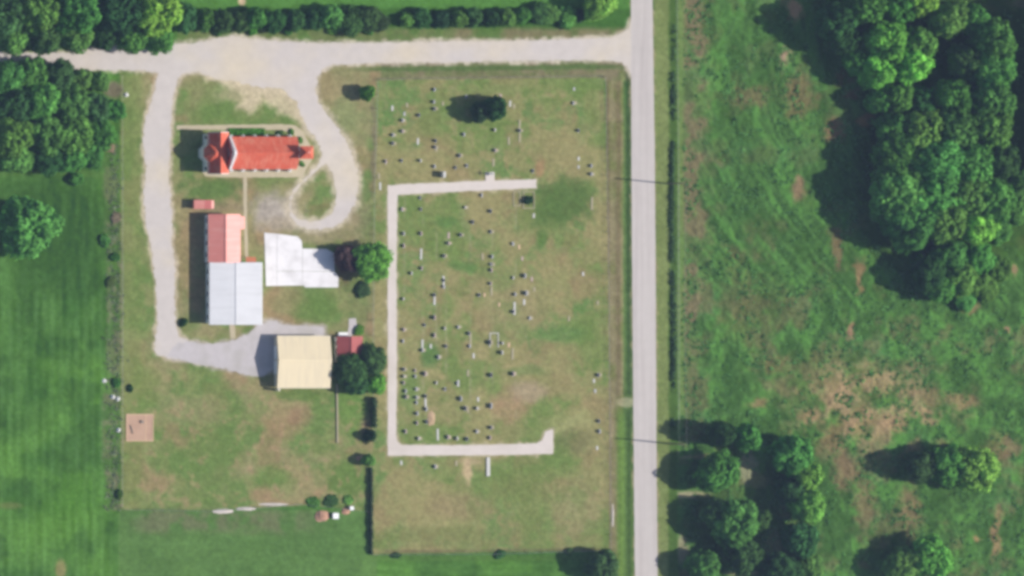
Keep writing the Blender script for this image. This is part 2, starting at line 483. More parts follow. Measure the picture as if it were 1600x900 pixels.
    wood = sstep(1310, 1400, X + 40 * wx) * sstep(440, 350, Y + 40 * wy)
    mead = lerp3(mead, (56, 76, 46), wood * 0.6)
    for cx, cy, rx, ry, r, g, b, w in [(1168, 732, 18, 30, 168, 162, 138, .95), (1184, 752, 16, 12, 148, 146, 108, .9), (1226, 798, 10, 13, 124, 136, 92, .9), (1208, 850, 14, 30, 142, 146, 106, .9), (1066, 855, 12, 28, 156, 150, 124, .9),
                                        (1100, 714, 44, 5, 158, 154, 118, .9), (1078, 774, 34, 7, 186, 174, 146, .95), (1042, 772, 18, 14, 202, 190, 172, .95), (1058, 706, 4, 6, 190, 170, 150, .8), (1040, 752, 6, 6, 196, 172, 152, .7), (1160, 896, 26, 5, 160, 150, 120, .8), (1150, 790, 90, 90, 96, 112, 74, .35)]:
        d = np.hypot((X - cx + 8 * wx) / rx, (Y - cy + 8 * wy) / ry)
        mead = lerp3(mead, (r, g, b), sstep(1.2, 0.55, d + 0.4 * (N10 - 0.5)) * w)
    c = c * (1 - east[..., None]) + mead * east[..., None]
    rough = east * (1 - wood) * sstep(1062, 1085, X)
    Z += rough * (0.55 * (N10 - 0.5) + 0.30 * (N5 - 0.5) + 0.5 * (streak - 0.5))

    # verges of the paved road
    ev = sstep(1018, 1024, X) * sstep(1062, 1054, X)
    vc = np.zeros(X.shape + (3,)) + np.array((134, 146, 98.0))
    vc = lerp3(vc, (116, 132, 84), N25)
    vc = lerp3(vc, (84, 112, 66), sstep(1042, 1048, X + 6 * wx))
    c = c * (1 - ev[..., None]) + vc * ev[..., None]
    gl = sstep(1057, 1061, X) * sstep(1074, 1064, X + 5 * wx) * sstep(700, 650, Y)
    c = lerp3(c, (112, 142, 84), gl * 0.8)

    # strip west of the paved road: fence track, dry grass, ditch
    wv = sstep(942, 950, X + 5 * wx) * (X < 1000) * sstep(96, 104, Y)
    vc = np.zeros(X.shape + (3,)) + np.array((138, 132, 102.0))
    vc = lerp3(vc, (118, 124, 84), sstep(0.4, 0.7, N25))
    vc = lerp3(vc, (162, 150, 122), sstep(4, 1, np.abs(X - 956 + 2 * wx)) * 0.6 * sstep(0.3, 0.6, N60))
    vc = lerp3(vc, (112, 98, 82), sstep(4, 1, np.abs(X - 950 - 0.006 * (Y - 450) + 2 * wx)) * 0.75)
    vc = lerp3(vc, (120, 106, 88), sstep(6, 1, np.abs(X - 966 + 3 * wx)) * 0.5 * sstep(680, 560, Y))
    vc = lerp3(vc, (106, 134, 76), sstep(960, 968, X) * sstep(620, 660, Y))
    ditch = sstep(971, 977, X + 3 * wx)
    vc = lerp3(vc, (88, 116, 74), ditch * (0.95 - 0.35 * sstep(640, 700, Y)))
    vc = lerp3(vc, (66, 98, 62), sstep(5, 1, np.abs(X - 978)) * sstep(200, 110, Y) * 0.8)
    vc = lerp3(vc, (204, 190, 164), sstep(1, 0.6, np.hypot((X - 977 + 14 * wx) / 20, (Y - 628 + 14 * wy) / 11)) * 0.55)
    c = c * (1 - wv[..., None]) + vc * wv[..., None]
    Z -= 0.35 * sstep(9, 0, np.abs(X - 979)) * (Y > 112) * (1 - sstep(1, 0.6, np.hypot((X - 977) / 22, (Y - 628) / 16)))

    # grass north of the gravel lane
    nv = sstep(70, 64, Y) * (X < 990) * (X > 276)
    vc = np.zeros(X.shape + (3,)) + np.array((112, 126, 84.0))
    vc = lerp3(vc, (134, 126, 100), sstep(0.45, 0.65, N25) * sstep(560, 700, X) * 0.8)
    vc = lerp3(vc, (88, 122, 68), sstep(0.5, 0.3, N25) * 0.7)
    vc = lerp3(vc, (72, 110, 62), sstep(50, 38, Y + 8 * wy))
    vc = lerp3(vc, (88, 134, 72), sstep(16, 10, Y + 8 * wy))
    vc = lerp3(vc, (206, 184, 152), sstep(1, 0.5, np.hypot((X - 378) / 8, (Y - 2) / 9)))
    c = c * (1 - nv[..., None]) + vc * nv[..., None]

    # verge between the lane and the cemetery fence
    sv = sstep(92, 98, Y) * sstep(130, 122, Y) * sstep(500, 540, X) * (X < 990)
    vc = np.zeros(X.shape + (3,)) + np.array((116, 124, 88.0))
    vc = lerp3(vc, (136, 126, 104), sstep(0.45, 0.65, N25) * 0.8)
    c = c * (1 - sv[..., None]) + vc * sv[..., None]

    # the church yard
    yard = sstep(-2, 3, sdist([(187, 104), (596, 98), (594, 700), (592, 868), (579, 868), (579, 800), (480, 789), (330, 798), (188, 797)], X + 3 * wx, Y + 3 * wy))
    vc = np.zeros(X.shape + (3,)) + np.array((136, 143, 98.0))
    vc = lerp3(vc, (108, 134, 82), sstep(0.45, 0.60, N25) * 0.85)
    vc = lerp3(vc, (158, 146, 114), sstep(0.5, 0.68, N60) * 0.7)
    M80 = fbm(X, Y, 85, 711, 3); M45 = fbm(X, Y, 42, 731, 3)
    vc = lerp3(vc, (160, 146, 112), sstep(0.5, 0.68, M80) * 0.75)
    vc = lerp3(vc, (158, 132, 106), sstep(0.55, 0.72, M45) * 0.55)
    vc = lerp3(vc, (108, 134, 80), sstep(0.47, 0.3, M80) * 0.6)
    vc = lerp3(vc, (118, 138, 84), sstep(232, 215, X) * 0.6)
    for cx, cy, rx, ry, r, g, b, w in [(395, 145, 70, 22, 190, 176, 146, .7), (310, 135, 30, 16, 132, 138, 96, .6), (330, 300, 60, 24, 94, 124, 74, .85), (540, 180, 30, 40, 128, 146, 100, .6), (560, 340, 24, 50, 136, 134, 104, .7),
                                        (428, 330, 46, 32, 176, 167, 158, .95), (440, 350, 40, 16, 172, 160, 142, .8), (535, 345, 30, 22, 164, 150, 122, .7), (490, 370, 60, 14, 160, 148, 120, .7), (500, 480, 50, 26, 106, 132, 78, .8), (450, 470, 34, 18, 142, 138, 100, .6), (392, 520, 16, 10, 104, 130, 78, .8), (470, 616, 50, 12, 102, 128, 76, .8), (440, 660, 40, 26, 152, 132, 102, .55), (470, 650, 26, 18, 162, 132, 110, .5),
                                        (300, 640, 60, 30, 160, 148, 116, .5), (330, 700, 40, 30, 112, 132, 82, .5), (420, 745, 40, 20, 100, 134, 74, .6), (540, 745, 38, 40, 96, 128, 72, .8), (550, 640, 26, 50, 106, 140, 78, .8), (520, 790, 50, 20, 96, 126, 74, .7), (400, 585, 30, 8, 120, 132, 84, .6), (230, 600, 30, 40, 118, 138, 82, .6),
                                        (585, 230, 6, 90, 128, 122, 102, .8), (583, 420, 6, 120, 126, 130, 96, .6), (560, 480, 20, 40, 116, 134, 88, .6), (540, 420, 22, 30, 118, 100, 84, .7), (570, 700, 30, 8, 150, 136, 104, .6), (370, 205, 80, 10, 128, 138, 92, .5), (395, 380, 10, 40, 138, 142, 100, .5), (340, 325, 60, 10, 140, 128, 108, .5)]:
        d = np.hypot((X - cx + 16 * wx) / rx, (Y - cy + 16 * wy) / ry)
        vc = lerp3(vc, (r, g, b), sstep(1.2, 0.4, d + 0.6 * (N10 - 0.5)) * w)
    vc = lerp3(vc, (164, 134, 112), sstep(0.62, 0.74, N10) * 0.4 * sstep(590, 640, Y))
    c = c * (1 - yard[..., None]) + vc * yard[..., None]
    # rough strip outside the west fence
    rs = sstep(16, 9, np.abs(X - 177 + 8 * wx - 4 * np.sin(Y / 60))) * (Y > 225) * (Y < 800)
    c = lerp3(c, (112, 122, 90), rs * (0.2 + 0.6 * sstep(0.42, 0.62, N25)))
    c = lerp3(c, (132, 120, 108), rs * sstep(0.57, 0.68, N10) * 0.5)
    sp = sstep(1, 0.5, np.hypot((X - 176 + 8 * wx) / 20, (Y - 140 + 8 * wy) / 16))
    c = lerp3(c, (128, 112, 104), sp * 0.8)
    c = lerp3(c, (104, 134, 84), ((Y > 797) & (X > 185) & (X < 590)) * 0.6)
    c = lerp3(c, (114, 120, 92), sstep(26, 8, np.abs(Y - 814 + 12 * wy)) * sstep(185, 240, X) * sstep(520, 440, X) * sstep(0.3, 0.58, N25) * 0.85)

    # the cemetery
    cem = sstep(-2, 3, sdist([(588, 120), (944, 116), (952, 450), (953, 861), (580, 866)], X + 2 * wx, Y + 2 * wy))
    vc = np.zeros(X.shape + (3,)) + np.array((142, 143, 100.0))
    vc = lerp3(vc, (118, 139, 86), sstep(0.44, 0.60, N25) * 0.9)
    vc = lerp3(vc, (158, 149, 110), sstep(0.5, 0.68, N60) * 0.7)
    vc = lerp3(vc, (100, 134, 80), sstep(0.53, 0.66, 0.6 * N60 + 0.4 * N10) * 0.85)
    vc = lerp3(vc, (160, 136, 112), sstep(0.6, 0.72, N10) * 0.35)
    M80 = fbm(X, Y, 85, 611, 3); M45 = fbm(X, Y, 42, 631, 3)
    vc = lerp3(vc, (156, 148, 108), sstep(0.5, 0.68, M80) * 0.75)
    vc = lerp3(vc, (150, 130, 102), sstep(0.58, 0.74, M45) * 0.35)
    vc = lerp3(vc, (112, 136, 82), sstep(0.47, 0.3, M80) * 0.6)
    vc = lerp3(vc, (130, 124, 100), sstep(5, 1, np.abs(Y - 122 + 0.01 * (X - 588) + 3 * wy)) * 0.8)
    for cx, cy, rx, ry, r, g, b, w in [(846, 374, 10, 18, 90, 120, 70, .8), (845, 262, 9, 14, 166, 132, 104, .7), (825, 612, 30, 18, 168, 152, 128, .8), (795, 638, 34, 26, 172, 142, 116, .65), (672, 556, 16, 24, 92, 128, 78, .8), (640, 610, 20, 34, 106, 138, 82, .7),
                                        (875, 522, 46, 14, 104, 136, 84, .75), (820, 580, 40, 10, 112, 138, 88, .5), (890, 660, 46, 12, 152, 154, 108, .7), (905, 645, 16, 10, 160, 158, 112, .7), (898, 690, 36, 24, 118, 118, 88, .5), (720, 415, 24, 8, 96, 132, 78, .7), (700, 348, 20, 10, 98, 134, 80, .7), (915, 440, 30, 24, 150, 130, 102, .5), (730, 737, 9, 22, 206, 180, 148, .8), (735, 722, 22, 7, 190, 170, 140, .6),
                                        (800, 480, 60, 50, 156, 146, 112, .45), (720, 790, 60, 24, 152, 134, 108, .4), (700, 840, 120, 20, 122, 132, 88, .5), (830, 760, 60, 30, 128, 130, 90, .4), (900, 800, 50, 50, 150, 144, 110, .4), (780, 140, 60, 10, 118, 138, 88, .5), (824, 172, 8, 14, 98, 130, 80, .6), (620, 150, 20, 20, 120, 140, 90, .5)]:
        d = np.hypot((X - cx + 12 * wx) / rx, (Y - cy + 12 * wy) / ry)
        vc = lerp3(vc, (r, g, b), sstep(1.2, 0.45, d + 0.5 * (N10 - 0.5)) * w)
    gp = sdist([(840, 284), (905, 282), (924, 300), (922, 342), (880, 350), (838, 349)], X + 22 * wx, Y + 22 * wy)
    vc = lerp3(vc, (88, 114, 70), sstep(-14, 14, gp + 22 * (N10 - 0.5)) * 0.85)
    vc = lerp3(vc, (156, 158, 112), sstep(8, 2, np.abs((Y - 660) + 0.62 * (X - 890)) * 0.85 + 6 * wx) * sstep(862, 872, X) * sstep(922, 912, X) * 0.75)
    for cx in (632, 661, 682, 697, 735, 770, 806, 822):      # worn lines along the rows of graves
        vc = lerp3(vc, (168, 160, 134), sstep(2.4, 0.6, np.abs(X - cx + 2 * wx)) * sstep(0.5, 0.7, N25) * 0.45 * sstep(300, 320, Y) * sstep(700, 680, Y))
    c = c * (1 - cem[..., None]) + vc * cem[..., None]
    c = lerp3(c, (86, 112, 70), sstep(6, 1, np.abs(Y - 108 + 0.012 * (X - 620) + 3 * wy)) * sstep(520, 600, X) * sstep(985, 950, X) * 0.75)
    c = lerp3(c, (92, 124, 72), sstep(7, 2, np.abs(Y - 872)) * (X > 578) * (X < 955) * 0.6)
    c = lerp3(c, (112, 106, 86), sstep(3, 1, np.abs(Y - 862 + 0.01 * (X - 580))) * (X > 600) * (X < 955) * 0.6)
    c = lerp3(c, (104, 106, 74), sstep(0.4, 0.7, N25) * ((X > 540) & (X < 606) & (Y > 590) & (Y < 700)) * 0.0)

    # stones and dust scattered from the drives
    for poly, col, wd in ((LANE, (206, 194, 180), 6), (inset(WEST_DRIVE, 2), (202, 188, 168), 5), (YARD_GRAVEL, (180, 172, 164), 6), (PATH, (182, 172, 146), 4), (ROAD, (156, 148, 116), 3)):
        d = sdist(poly, X, Y)
        c = lerp3(c, col, sstep(-wd, 0.5, d + 10 * (N10 - 0.5)) * 0.85)
    d = np.minimum(sdist(LOOP_OUT, X, Y), -sdist(LOOP_IN, X, Y))
    c = lerp3(c, (200, 188, 168), sstep(-9, 0.5, d + 12 * (N10 - 0.5)) * 0.85)
    d = sdist([(320, 120), (440, 125), (470, 165), (480, 190), (440, 176), (412, 150), (396, 172), (372, 168), (386, 148), (350, 132)], X + 10 * wx, Y + 10 * wy)
    c = lerp3(c, (204, 190, 162), sstep(-8, 4, d + 12 * (N10 - 0.5)) * 0.85)
    c = c * (1 + 0.14 * (N5 - 0.5) + 0.12 * (N10 - 0.5))[..., None]
    # drives, buildings and pads lie on level ground
    flat = np.zeros(X.shape)
    for poly in (ROAD, LANE, WEST_DRIVE, YARD_GRAVEL, LOOP_OUT, PATH):
        flat = np.maximum(flat, sstep(-8, -1, sdist(poly, X, Y)))
    Z = Z * (1 - flat)
    return np.clip(c, 12, 245), Z


STEP = 2.0
gx = np.arange(-60, 1661, STEP); gy = np.arange(-50, 951, STEP)
GX, GY = np.meshgrid(gx, gy)
gc, gz = ground_cover(GX, GY)
edge = np.minimum(np.minimum(GX + 60, 1660 - GX), np.minimum(GY + 50, 950 - GY))
gz = gz * sstep(0, 30, edge)
gc = gc + (np.array((84, 120, 68.0)) - gc) * sstep(34, 2, edge)[..., None]   # outside the frame the fields run on as plain turf


def ground_z(px, py):
    i = int(np.clip(round((py + 50) / STEP), 0, len(gy) - 1)); j = int(np.clip(round((px + 60) / STEP), 0, len(gx) - 1))
    return float(gz[i, j])


nyy, nxx = GX.shape
co = np.stack([(GX - 800) * S, (450 - GY) * S, gz], -1).reshape(-1, 3)
# a wide skirt carries the country on to the horizon
far = [(-2000, 2000), (2000, 2000), (2000, -2000), (-2000, -2000)]
skirt = np.array([(x, y, 0.0) for x, y in far])
co = np.vstack([co, skirt])
idx = np.arange(nyy * nxx).reshape(nyy, nxx)
quads = np.stack([idx[:-1, :-1], idx[1:, :-1], idx[1:, 1:], idx[:-1, 1:]], -1).reshape(-1, 4)
k0 = nyy * nxx
cn = [idx[0, 0], idx[0, -1], idx[-1, -1], idx[-1, 0]]
rings = [list(idx[0, :]), list(idx[:, -1]), list(idx[-1, ::-1]), list(idx[::-1, 0])]
me = bpy.data.meshes.new('ground')
polys_extra = [[k0 + i, k0 + (i + 1) % 4] + [int(v) for v in rings[i][::-1]] for i in range(4)]
nv = len(co)
loops = np.concatenate([quads.ravel()] + [np.array(p) for p in polys_extra])
starts = np.concatenate([np.arange(len(quads)) * 4, len(quads) * 4 + np.cumsum([0] + [len(p) for p in polys_extra[:-1]])])
totals = np.concatenate([np.full(len(quads), 4), [len(p) for p in polys_extra]])
me.vertices.add(nv); me.vertices.foreach_set('co', co.astype(np.float32).ravel())
me.loops.add(len(loops)); me.loops.foreach_set('vertex_index', loops.astype(np.int32))
me.polygons.add(len(starts)); me.polygons.foreach_set('loop_start', starts.astype(np.int32))
me.polygons.foreach_set('loop_total', totals.astype(np.int32))
me.update(calc_edges=True); me.validate()
colr = np.ones((nv, 4), np.float32)
colr[:k0, :3] = np.clip((lin(gc.reshape(-1, 3)) - VEIL) / GAIN, 0.012, 0.8)
colr[k0:, :3] = alb(84, 120, 68)
at = me.attributes.new('cover', 'FLOAT_COLOR', 'POINT')
at.data.foreach_set('color', colr.ravel())
me.polygons.foreach_set('use_smooth', [True] * len(me.polygons))


def ground_material():
    m = bpy.data.materials.new('turf_and_soil'); m.use_nodes = True
    nt = m.node_tree; bs = nt.nodes['Principled BSDF']
    bs.inputs['Roughness'].default_value = 1.0; bs.inputs['Specular IOR Level'].default_value = 0.05
    a = nt.nodes.new('ShaderNodeAttribute'); a.attribute_name = 'cover'
    geo = nt.nodes.new('ShaderNodeNewGeometry')
    src = None
    for sc, lo, hi, det in ((0.9, 0.86, 1.14, 4), (3.2, 0.8, 1.2, 4)):
        n = nt.nodes.new('ShaderNodeTexNoise'); n.inputs['Scale'].default_value = sc; n.inputs['Detail'].default_value = det
        nt.links.new(geo.outputs['Position'], n.inputs['Vector'])
        r = nt.nodes.new('ShaderNodeMapRange'); r.inputs['From Min'].default_value = 0.3; r.inputs['From Max'].default_value = 0.7
        r.inputs['To Min'].default_value = lo; r.inputs['To Max'].default_value = hi
        nt.links.new(n.outputs[0], r.inputs['Value'])
        s = nt.nodes.new('ShaderNodeVectorMath'); s.operation = 'SCALE'
        nt.links.new(src or a.outputs['Color'], s.inputs[0]); nt.links.new(r.outputs[0], s.inputs['Scale'])
        src = s.outputs[0]
        last = n
    nt.links.new(src, bs.inputs['Base Color'])
    bp = nt.nodes.new('ShaderNodeBump'); bp.inputs['Strength'].default_value = 0.25; bp.inputs['Distance'].default_value = 0.15
    nt.links.new(last.outputs[0], bp.inputs['Height']); nt.links.new(bp.outputs[0], bs.inputs['Normal'])
    return m


me.materials.append(ground_material())
ground = bpy.data.objects.new('ground', me)
COL.objects.link(ground)
tag(ground, 'mown turf, hay field and weedy meadow around the church and cemetery', None, None, 'structure')


# ------------------------------------------------------------------ roads, drives and paths as sheets
def ragged(poly, seg, amp, seed, closed=True):
    r = random.Random(seed)
    out = []
    n = len(poly)
    for i in range(n):
        a, b = poly[i], poly[(i + 1) % n]
        L = math.hypot(b[0] - a[0], b[1] - a[1])
        m = max(1, int(L / seg))
        for k in range(m):
            t = k / m
            out.append((a[0] + (b[0] - a[0]) * t + r.uniform(-amp, amp), a[1] + (b[1] - a[1]) * t + r.uniform(-amp, amp)))
    return out


def sheet(name, loops, z, mat, label, thick=0.03):
    """A thin laid surface from one outline and optional holes, with a real edge down to the ground."""
    import bmesh
    bm = bmesh.new()
    es = []
    for lp in loops:
        vs = [bm.verts.new(((x - 800) * S, (450 - y) * S, z)) for x, y in lp]
        es += [bm.edges.new((vs[i], vs[(i + 1) % len(vs)])) for i in range(len(vs))]
    bmesh.ops.triangle_fill(bm, edges=es, use_beauty=True)
    for f in bm.faces:
        f.normal_update()
        if f.normal.z < 0: f.normal_flip()
    be = [e for e in bm.edges if len(e.link_faces) == 1]
    ret = bmesh.ops.extrude_edge_only(bm, edges=be)
    for v in [g for g in ret['geom'] if isinstance(g, bmesh.types.BMVert)]:
        v.co.z -= thick + z
    m = bpy.data.meshes.new(name)
    bm.to_mesh(m); bm.free()
    m.materials.append(mat)
    o = bpy.data.objects.new(name, m)
    COL.objects.link(o)
    return tag(o, label, None, None, 'structure')


sheet('gravel_lane', [ragged(inset(LANE, 1.0), 4, 1.4, 1)], 0.024, MATS['gravel'], 'pale gravel lane running west from the paved road past the church')
sheet('gravel_drive', [ragged(inset(WEST_DRIVE, 4), 4, 1.8, 2)], 0.016, MATS['gravel'], 'pale gravel drive down the west side of the church yard')
sheet('gravel_yard', [ragged(YARD_GRAVEL, 4, 1.5, 3)], 0.020, MATS['grey_gravel'], 'grey gravel yard in front of the cream barn')
sheet('gravel_loop', [ragged(inset(LOOP_OUT, 2.5), 4, 1.9, 4), ragged(inset(LOOP_IN, -2.0), 4, 1.2, 5)], 0.012, MATS['gravel'], 'gravel loop drive around a teardrop of grass east of the church')
sheet('road', [ragged(ROAD, 8, 0.25, 6)], 0.040, MATS['asphalt'], 'pale straight paved country road running north to south')
sheet('cemetery_path', [ragged(PATH, 6, 0.5, 7)], 0.030, MATS['path_concrete'], 'pale concrete drive bent round three sides of the graves')
sheet('church_pavement', [ragged([(276, 202), (276, 196), (350, 195), (440, 194), (462, 196), (474, 206), (482, 222), (487, 232), (487, 250), (478, 266), (472, 277), (386, 277.5), (350, 277), (320, 275), (316, 268), (352, 266), (460, 264), (462, 212), (440, 203), (352, 203)], 5, 0.5, 8)], 0.034, MATS['walk_concrete'], 'narrow tan pavement around the foot of the red-roofed church')
sheet('footpath', [ragged([(380, 276), (386, 276), (386, 336), (388, 404), (383, 404), (380.5, 336)], 6, 0.3, 9)], 0.028, MATS['walk_concrete'], 'straight narrow footpath from the church south to the long hall')
sheet('entry_path', [[(358, 505), (367, 505), (368, 528), (360, 529)]], 0.036, MATS['walk_concrete'], 'short pale path from the hall south end to the gravel')
sheet('shed_path', [[(545, 498), (556, 497), (558, 512), (548, 527), (541, 527), (545, 512)]], 0.036, MATS['grey_gravel'], 'short grey path leading north from the red shed')

# ------------------------------------------------------------------ buildings
def gx_(px, h=0.0): return W(px, 450, h).x
def gy_(py, h=0.0): return W(800, py, h).y


def window_on(parent, axis, c, u, z, w, h, side, frame='white_paint', arched=False):
    """Window standing 4 cm proud of a wall. axis 'x': wall faces +-x at x = c and u is y; axis 'y': the other way."""
    def brick(mb, a0, a1, d0, d1, z0, z1):
        lo, hi = sorted((c + side * d0, c + side * d1))
        if axis == 'x': mb.box(lo, hi, a0, a1, z0, z1)
        else: mb.box(a0, a1, lo, hi, z0, z1)
    f = MB()
    brick(f, u - w / 2 - 0.09, u - w / 2, -0.05, 0.06, z - 0.09, z + h + 0.09)
    brick(f, u + w / 2, u + w / 2 + 0.09, -0.05, 0.06, z - 0.09, z + h + 0.09)
    brick(f, u - w / 2, u + w / 2, -0.05, 0.06, z + h, z + h + 0.09)
    brick(f, u - w / 2, u + w / 2, -0.05, 0.10, z - 0.09, z)
    if arched:
        brick(f, u - w * 0.32, u + w * 0.32, -0.05, 0.06, z + h + 0.092, z + h + 0.25)
    fo = f.build('window', MATS[frame], parent)
    p = MB(); brick(p, u - w / 2 + 0.002, u + w / 2 - 0.002, -0.04, 0.025, z + 0.002, z + h - 0.002)
    p.build('pane', MATS['window_glass'], fo)
    return fo


def door_on(parent, axis, c, u, w, h, side, mat='door_wood'):
    def brick(mb, a0, a1, d0, d1, z0, z1):
        lo, hi = sorted((c + side * d0, c + side * d1))
        if axis == 'x': mb.box(lo, hi, a0, a1, z0, z1)
        else: mb.box(a0, a1, lo, hi, z0, z1)
    d = MB(); brick(d, u - w / 2, u + w / 2, -0.04, 0.06, 0.05, h)
    o = d.build('door', MATS[mat], parent)
    k = MB(); brick(k, u + w * 0.36, u + w * 0.40, 0.062, 0.14, 0.98, 1.1)
    k.build('handle', MATS['galvanised'], o)
    return o


# --- the church: nave, transept, octagonal apse, bell tower
NX0, NX1 = gx_(357, 4.6), gx_(463, 4.6)
NY0, NY1 = gy_(263.5, 5.0), gy_(214.5, 5.0)
NYM = (NY0 + NY1) / 2
church = empty('church', (NX0 + 8, NYM, 0), 'white church with red shingled roof, bell tower and octagonal apse beside the gravel loop', 'church')
EV, RG = 4.5, 7.5
TX0 = gx_(325, 4.7)
TX1 = TX0 + 32 * S
TXM = (TX0 + TX1) / 2
TY0, TY1 = gy_(271), gy_(208)
TE, TR = 4.85, 7.1
b = MB(); b.gable_x(TX1 + 0.02, NX1, NY0 + 0.35, NY1 - 0.35, -0.1, EV - 0.15, RG - 0.3)
b.build('nave_wall', MATS['stone_wall'], church)
b = MB(); b.gable_y(TX0 + 0.02, TX1 - 0.3, TY0 + 0.3, TY1 - 0.3, -0.1, TE - 0.15, TR - 0.35)
b.build('transept_wall', MATS['stone_wall'], church)
# nave slopes
r1 = MB(); r1.slope((TX1 - 0.4, NY0 - 0.15, EV - 0.25), (NX1 + 0.3, NY0 - 0.15, EV - 0.25), (NX1 + 0.3, NYM, RG), (TX1 - 0.4, NYM, RG), mode='course', step=0.42, h=0.05, jit=0.25)
r1.build('nave_roof', MATS['red_shingle'], church)
r1 = MB(); r1.slope((TX1 - 0.4, NY1 + 0.15, EV - 0.25), (NX1 + 0.3, NY1 + 0.15, EV - 0.25), (NX1 + 0.3, NYM, RG), (TX1 - 0.4, NYM, RG), mode='course', step=0.42, h=0.05, jit=0.25)
r1.build('nave_roof', MATS['red_shingle'], church)
rc = MB(); rc.box(NX0, NX1 + 0.3, NYM - 0.12, NYM + 0.12, RG - 0.02, RG + 0.1)
rc.build('ridge_cap', MATS['red_shingle'], church)
# transept slopes
for x in (TX0 - 0.06, TX1 + 0.1):
    r1 = MB(); r1.slope((x, TY0 - 0.1, TE - 0.25), (x, TY1 + 0.1, TE - 0.25), (TXM, TY1 + 0.1, TR), (TXM, TY0 - 0.1, TR), mode='course', step=0.42, h=0.05, jit=0.25)
    r1.build('transept_roof', MATS['red_shingle'], church)
for y0, y1 in ((TY0 - 0.15, NYM - 2.6), (NYM + 2.6, TY1 + 0.15)):
    rc = MB(); rc.box(TXM - 0.12, TXM + 0.12, y0, y1, TR - 0.02, TR + 0.1)
    rc.build('ridge_cap', MATS['red_shingle'], church)
# white gabled parapet between transept and nave
px0 = TX1 + 0.12
pg = MB()
prof = [(NY0 - 0.35, 3.0), (NY1 + 0.35, 3.0), (NY1 + 0.35, 5.0), (NYM + 0.5, 9.9), (NYM - 0.5, 9.9), (NY0 - 0.35, 5.0)]
n = len(prof)
pg.add([(px0, a, z) for a, z in prof] + [(px0 + 0.4, a, z) for a, z in prof], [tuple(range(n)), tuple(range(2 * n - 1, n - 1, -1))] + [(i, (i + 1) % n, n + (i + 1) % n, n + i) for i in range(n)])
par = pg.build('parapet', MATS['white_paint'], church)
for (a0, z0), (a1, z1) in ((prof[2], prof[3]), (prof[3], prof[4]), (prof[4], prof[5])):
    cp = MB(); d = 0.16
    cp.add([(px0 - 0.12, a0, z0 + 0.01), (px0 + 0.52, a0, z0 + 0.01), (px0 + 0.52, a1, z1 + 0.01), (px0 - 0.12, a1, z1 + 0.01), (px0 - 0.12, a0, z0 + d), (px0 + 0.52, a0, z0 + d), (px0 + 0.52, a1, z1 + d), (px0 - 0.12, a1, z1 + d)],
           [(0, 3, 2, 1), (4, 5, 6, 7), (0, 1, 5, 4), (1, 2, 6, 5), (2, 3, 7, 6), (3, 0, 4, 7)])
    cp.build('coping', MATS['white_paint'], par)
# gable verges of the transept, white
for y in (TY0 - 0.24, TY1 + 0.10):
    for x in (TX0 - 0.1, TX1 + 0.1):
        v = MB(); v.add([(x, y, TE - 0.45), (x, y + 0.14, TE - 0.45), (TXM, y + 0.14, TR - 0.2), (TXM, y, TR - 0.2), (x, y, TE - 0.2), (x, y + 0.14, TE - 0.2), (TXM, y + 0.14, TR + 0.06), (TXM, y, TR + 0.06)],
                     [(0, 3, 2, 1), (4, 5, 6, 7), (0, 1, 5, 4), (1, 2, 6, 5), (2, 3, 7, 6), (3, 0, 4, 7)])
        v.build('verge_board', MATS['white_paint'], church)
# octagonal apse with a pyramid roof
AX, AR = gx_(324), 2.75
oct_ = [(AX + AR * math.cos(math.radians(22.5 + 45 * k)), NYM + AR * math.sin(math.radians(22.5 + 45 * k))) for k in range(8)]
b = MB(); b.prism(oct_, -0.1, 5.1); b.build('apse_wall', MATS['stone_wall'], church)
ap = (AX, NYM, 7.8)
ar = MB()
for k in range(8):
    a, c_ = oct_[k], oct_[(k + 1) % 8]
    e = 1.04
    A = (AX + (a[0] - AX) * e, NYM + (a[1] - NYM) * e, 4.95); B = (AX + (c_[0] - AX) * e, NYM + (c_[1] - NYM) * e, 4.95)
    f = MB(); f.slope(A, B, ap, ap, t=0.1, mode='course', step=0.42, h=0.04, jit=0.2)
    f.build('apse_roof', MATS['red_shingle'], church)
# bell tower at the east end
BT = 8.4
BX0, BX1, BY0, BY1 = NX1 - 0.05, gx_(488, BT), gy_(247.5), gy_(230.5)
b = MB(); b.box(BX0, BX1, BY0, BY1, -0.1, BT); tw = b.build('tower_wall', MATS['stone_wall'], church)
BYM, BXM = (BY0 + BY1) / 2, (BX0 + BX1) / 2
cr = [(BX0 - 0.25, BY0 - 0.25, BT), (BX1 + 0.25, BY0 - 0.25, BT), (BX1 + 0.25, BY1 + 0.25, BT), (BX0 - 0.25, BY1 + 0.25, BT)]
ra, rb = (BX0 + 1.25, BYM, BT + 1.5), (BX1 - 1.25, BYM, BT + 1.5)
for A, B, C, D in ((cr[0], cr[1], rb, ra), (cr[2], cr[3], ra, rb), (cr[1], cr[2], rb, rb), (cr[3], cr[0], ra, ra)):
    f = MB(); f.slope(A, B, C, D, t=0.1, mode='course', step=0.4, h=0.04, jit=0.2)
    f.build('tower_roof', MATS['red_shingle'], church)
f = MB(); f.tube([(BXM, BYM, BT + 1.4), (BXM, BYM, BT + 2.7)], 0.06, 0.05); f.box(BXM - 0.04, BXM + 0.04, BYM - 0.32, BYM + 0.32, BT + 2.22, BT + 2.3)
f.build('cross', MATS['white_paint'], church)
for s_, y in ((-1, BY0), (1, BY1)):
    window_on(church, 'y', y, BXM, 6.0, 0.9, 1.5, s_, arched=True)
window_on(church, 'x', BX1, BYM, 6.0, 0.9, 1.5, 1, arched=True)
door_on(church, 'x', BX1, BYM, 1.7, 2.5, 1)
